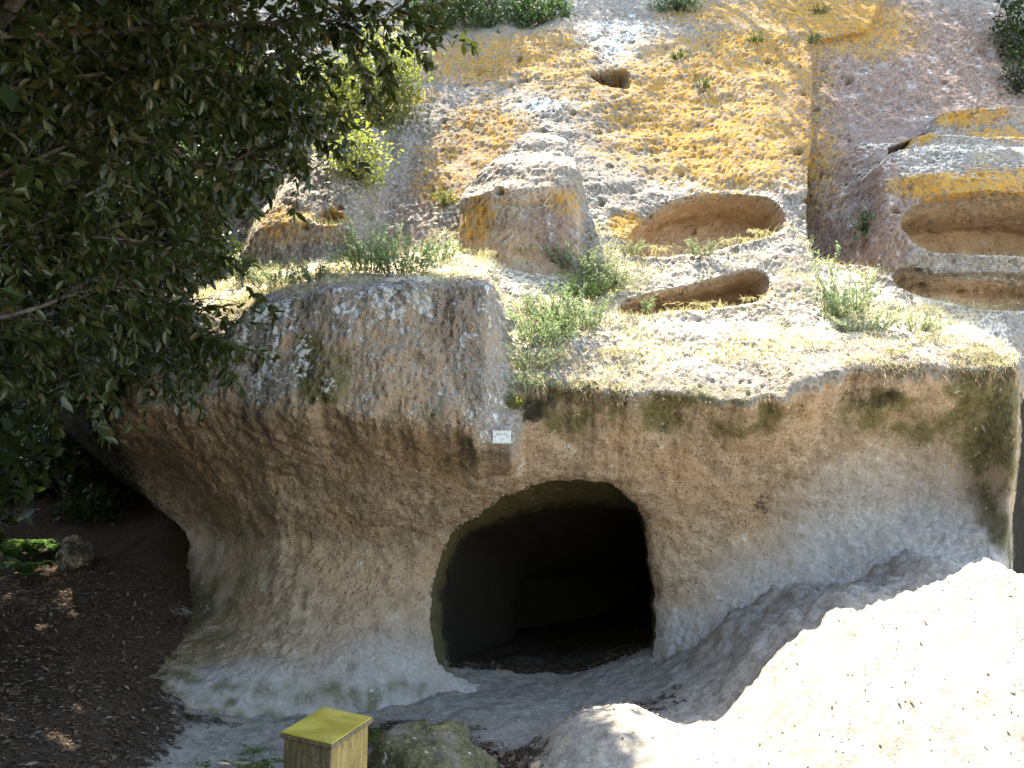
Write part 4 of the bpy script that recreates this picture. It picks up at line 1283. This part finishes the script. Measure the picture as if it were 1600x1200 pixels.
for (u, v, hh, lb) in ((672, 112, .22, 'dark grass tuft on the pale slope under the cliff-top bushes'), (1098, 138, .12, 'dark plant tuft in a hole of the lichen-covered face'), (1270, 68, .10, 'dark tuft at the upper corner of the sunk panel'),
                       (1180, 68, .14, 'dark tuft high on the lichen face'), (1062, 92, .08, 'small dark tuft left of the lichen hole'), (1282, 22, .10, 'small tuft on the orange cliff edge')):
    herb(u, v, hh, .09, 14, .035, M_LEAF_BUSH, lb, g_, name='plant_tuft', per=12)

def blades(pos, hgt, lean, wid, mat, name, parent=None, arch=.5, seg=4):
    """bent tapering blades as one mesh"""
    n = len(pos)
    h_ = np.asarray(hgt) * np.ones(n)
    t = np.linspace(0, 1, seg)
    side = np.cross(lean, np.array([0, 0, 1.0])) + 1e-6
    side /= np.linalg.norm(side, axis=1)[:, None]
    V_ = np.empty((n, seg * 2, 3))
    for k, tt in enumerate(t):
        c = pos + (np.array([0, 0, 1.0]) * (tt - arch * .6 * tt ** 2.2) + lean * (tt ** 1.5)[..., None] if False else np.array([0, 0, 1.0]) * (tt - arch * .6 * tt ** 2.2) + lean * tt ** 1.5) * h_[:, None]
        w = wid * (1 - .85 * tt)
        V_[:, 2 * k] = c - side * w
        V_[:, 2 * k + 1] = c + side * w
    f0 = np.array([(2 * k, 2 * k + 1, 2 * k + 3, 2 * k + 2) for k in range(seg - 1)])
    Fc = (f0[None] + (np.arange(n) * seg * 2)[:, None, None]).reshape(-1, 4)
    return mesh_np(name, V_.reshape(-1, 3), Fc, mat, parent, {'rnd': np.repeat(rng.random(n), seg * 2)})

def oat(u, v, n, hgt, label, lean0=(0, 0), group='tufts of dry wild oat on the ledge'):
    b = hit(u, v)
    t = thing('dry_grass_tuft', b, label, 'grass tuft', group)
    root = rng.normal(size=(n, 3)) * (.05, .03, .0)
    ln = np.c_[rng.normal(size=n) * .5 + lean0[0], -rng.random(n) * .4 + lean0[1], np.zeros(n)]
    blades(root, rng.uniform(.6, 1.1, n) * hgt, ln, .0035, M_STRAW, 'stalk', t, 1.0, 6)
    # drooping ears
    pos, dr = [], []
    for k in range(n):
        for j in range(5):
            tt = 1 - .07 * j
            c = root[k] + (np.array([0, 0, 1.0]) * (tt - .6 * tt ** 2.2) + ln[k] * tt ** 1.5) * hgt * .85
            d_ = ln[k] * .8 + rng.normal(size=3) * .4 + np.array([0, 0, -.5])
            pos.append(c); dr.append(d_ / np.linalg.norm(d_))
    scatter('ear', NEEDLE_V, NEEDLE_F, np.array(pos), frames(np.array(dr), unit(len(pos))), rng.uniform(.04, .075, len(pos)), M_STRAW, t)['kind'] = 'stuff'
oat(1185, 480, 16, .28, 'arching dry oat across the end of the trough', (.3, 0))
oat(1110, 488, 10, .24, 'thin dry oat leaning over the middle of the trough', (-.4, 0))
oat(1020, 395, 16, .26, 'dry oat tuft at the near corner of the arched niche', (.3, 0))
oat(1190, 365, 14, .22, 'dry oat tuft at the far end of the arched niche floor', (-.2, 0))
oat(1140, 385, 14, .22, 'dry reddish oat tuft on the sill of the arched niche', (.1, 0))
oat(1525, 490, 14, .26, 'dry oat tuft in front of the bed niche', (.1, 0))
oat(1460, 488, 8, .16, 'short dry oat at the corner of the bed niche', (-.3, 0))
oat(750, 402, 16, .24, 'dry oat at the foot of the carved block, near corner', (-.1, 0))
oat(820, 402, 22, .26, 'dense dry oat in front of the carved block', (.1, 0))
oat(880, 402, 20, .26, 'dry oat at the far corner of the carved block', (.2, 0))
oat(1535, 262, 12, .32, 'hanging strawy tuft on the right rock above the oval niche', (0, 0))
oat(960, 560, 26, .20, 'dry tuft at the edge of the overhang beside the green herbs', (-.1, 0))
oat(1400, 560, 26, .20, 'strawy tuft at the edge of the overhang below the bed niche', (.1, 0))
oat(1500, 560, 26, .22, 'strawy tuft at the edge of the overhang nearest the right end', (.2, 0))
oat(1270, 545, 18, .18, 'dry tuft on the pale crust below the thistle', (.1, 0))
oat(870, 560, 12, .20, 'dry tuft among the green herbs above the overhang', (.2, 0))

# dry grass cover of the ledge, roots hanging from its edge
cand = np.where((inh < .05) & (nz > .52) & (isup > .8) & (P[:, 1] < 9.75) & (P[:, 1] > 6.9) & (P[:, 0] > -3.3) & (P[:, 0] < 6.5) & (P[:, 2] < 5.2) & (P[:, 2] > 2.6))[0]
dens = np.clip(.45 + 1.3 * fbm(P[cand], 1.6, 3, .5, 55), 0, 1) ** 1.5 * (.35 + .65 * sstep(7.35, 8.2, P[cand, 1]))
pick = cand[rng.random(len(cand)) < dens * 24000 / max(1, dens.sum())]
ln = np.c_[rng.normal(size=(len(pick), 2)) * .6, np.zeros(len(pick))]
o = blades(P[pick] - (0, 0, .01), rng.uniform(.04, .13, len(pick)), ln, .0030, M_STRAW, 'dry_grass', None, .7, 3)
tag(o, 'short straw-coloured dry grass covering the sunlit ledge', kind='stuff')
rp = []
for (u0, u1, n, ln_) in ((805, 985, 900, .11), (1320, 1585, 1500, .12), (960, 1240, 260, .05), (640, 760, 120, .05)):
    xa, xb = at(u0, 600, 7.35)[0], at(u1, 600, 7.35)[0]
    m_ = np.where((P[:, 0] > xa) & (P[:, 0] < xb) & (P[:, 1] < 7.7) & (np.abs(P[:, 2] - np.interp(P[:, 0], xs, Zk[6])) < .10))[0]
    k_ = rng.choice(m_, n)
    rp.append(np.c_[P[k_], np.full(n, ln_)])
rp = np.vstack(rp)
cl_ = np.clip(.5 + 1.6 * noise(rp[:, :3], 3.2, 6), .1, 1.3)
n = len(rp)
ln = np.c_[rng.normal(size=n) * .5, -np.abs(rng.normal(size=n)) * .6 - .2, -rng.random(n) * 1.6 + .1]
o = blades(rp[:, :3], rng.uniform(.4, 1.2, n) * rp[:, 3] * cl_, ln, .0035, M_STRAW, 'dry_root', None, 1.2, 4)
tag(o, 'straw and dry roots trailing over the edge of the overhang', kind='stuff')
o = blades(rp[::5, :3] - (0, 0, .03), rng.uniform(.3, .9, len(rp[::5])) * rp[::5, 3], ln[::5] * 1.1, .006, M_ROOT, 'brown_root', None, 1.2, 4)
tag(o, 'reddish brown root mat under the edge of the overhang', kind='stuff')

# pale twig lying over the edge of the left block
tw = [hit(628, 440), hit(648, 455), hit(662, 470), hit(672, 478)]
m = MB()
tw = [np.array(p_) - (0, .03, -.01) for p_ in tw]
m.tube([Vector(p_ - tw[0]) for p_ in tw], [.004, .005, .005, .003], 6)
o = m.build('twig', M_STRAW)
m = MB()
m.tube([Vector(tw[1] - tw[0]), Vector(tw[1] - tw[0] + np.array([.09, -.02, -.03]))], [.003, .0015], 5)
m.build('side_shoot', M_STRAW, o)
o.location = [float(a) for a in tw[0]]
tag(o, 'pale bent twig lying over the edge of the shaded rock', 'twig')

# ferns in the sun on the bank
g_ = 'ferns on the sunlit bank'
for k, (u, v, sc_, lb) in enumerate(((18, 880, 1.1, 'fern at the left edge of the sunlit bank'), (48, 875, 1.15, 'fullest fern in the middle of the bank'), (84, 872, .8, 'smaller fern next to the dark stone'), (40, 905, .9, 'fern at the shaded foot of the bank'))):
    b = gpos(u, v)
    t = thing('fern', b, lb, 'fern', g_)
    pos, dr, up_, sz = [], [], [], []
    m = MB()
    for j in range(26):
        a = rng.uniform(0, 2 * math.pi); L2 = .34 * sc_ * rng.uniform(.6, 1.1)
        tip = np.array([math.cos(a) * L2 * .8, math.sin(a) * L2 * .8, L2 * .45])
        st = bez((0, 0, 0), tip, 8, .10 * sc_, .004)
        m.tube([Vector(p_) for p_ in st], [.003] * 4 + [.0015] * 4, 3, False)
        for i_ in range(1, 8):
            for f in (.0, .5):
                c = st[i_] if f == 0 else (st[i_] + st[i_ - 1]) / 2
                td = st[i_] - st[i_ - 1]
                sd = np.cross(td, (0, 0, 1.0)); sd /= np.linalg.norm(sd) + 1e-9
                for s_ in (-1, 1):
                    d_ = sd * s_ + td / np.linalg.norm(td) * .5 + np.array([0, 0, -.15])
                    pos.append(c); dr.append(d_ / np.linalg.norm(d_)); sz.append(.085 * sc_ * (1.1 - i_ / 8.5))
    m.build('stalk', M_STALK, t)
    pos, dr = np.array(pos), np.array(dr)
    scatter('frond', BIT_V, BIT_F, pos, frames(dr, np.tile((0, 0, 1.0), (len(pos), 1)) + unit(len(pos)) * .2), np.array(sz), M_FERN, t)

# ------------------------------------------------------------------ dead leaves and bits on the ground
mk = np.where((GP[:, 1] > 3.8) & (GP[:, 1] < 9.2) & (GP[:, 0] > -6.4) & (GP[:, 0] < 4.9))[0]
dn = .035 + 2.2 * sstep(.35, .7, litter[mk]) + .25 * np.clip(g1[mk] * 2, 0, 1)
pk = mk[rng.random(len(mk)) < dn * 24000 / dn.sum()]
pp = GP[pk] + np.c_[rng.uniform(-.017, .017, (len(pk), 2)), np.full(len(pk), .006)]
dr = np.c_[rng.normal(size=(len(pk), 2)), rng.normal(size=len(pk)) * .25]
o = scatter('leaf_litter', BIT_V, BIT_F, pp, frames(dr, unit(len(pk)) * .35 + np.array([0, 0, 1.0])), rng.uniform(.016, .050, len(pk)) * (.7 + .7 * (litter[pk] > .5)), M_LITTER)
tag(o, 'fallen brown leaves and bits strewn over the ground', kind='stuff')

# grit and small stones on the bare ground
dn = (1 - np.clip(litter[mk], 0, 1)) * (.3 + np.clip(g2[mk] * 2 + .5, 0, 1.5))
pk = mk[rng.random(len(mk)) < dn * 5000 / dn.sum()]
OCT_V = np.array([(1, 0, 0), (0, .8, 0), (-1, 0, 0), (0, -.8, 0), (0, 0, .7), (0, 0, -.6), (.6, .6, .35), (-.6, -.5, .4)])
OCT_F = np.array([(0, 6, 4), (6, 1, 4), (1, 2, 4), (2, 7, 4), (7, 3, 4), (3, 0, 4), (0, 1, 6), (2, 3, 7), (1, 0, 5), (2, 1, 5), (3, 2, 5), (0, 3, 5)])
pp = GP[pk] + np.c_[rng.uniform(-.017, .017, (len(pk), 2)), np.full(len(pk), .003)]
t = NT('grit')
M_GRIT = t.done(t.bsdf(t.mix(t.attr('rnd'), (.25, .22, .18), (.44, .41, .36)), .95))
o = scatter('gravel', OCT_V, OCT_F, pp, frames(np.c_[rng.normal(size=(len(pk), 2)), np.zeros(len(pk))], np.tile((0, 0, 1.0), (len(pk), 1)) + unit(len(pk)) * .4), .003 + .009 * rng.random(len(pk)) ** 3, M_GRIT)
tag(o, 'pale grit and small stones on the sandy ground', kind='stuff')
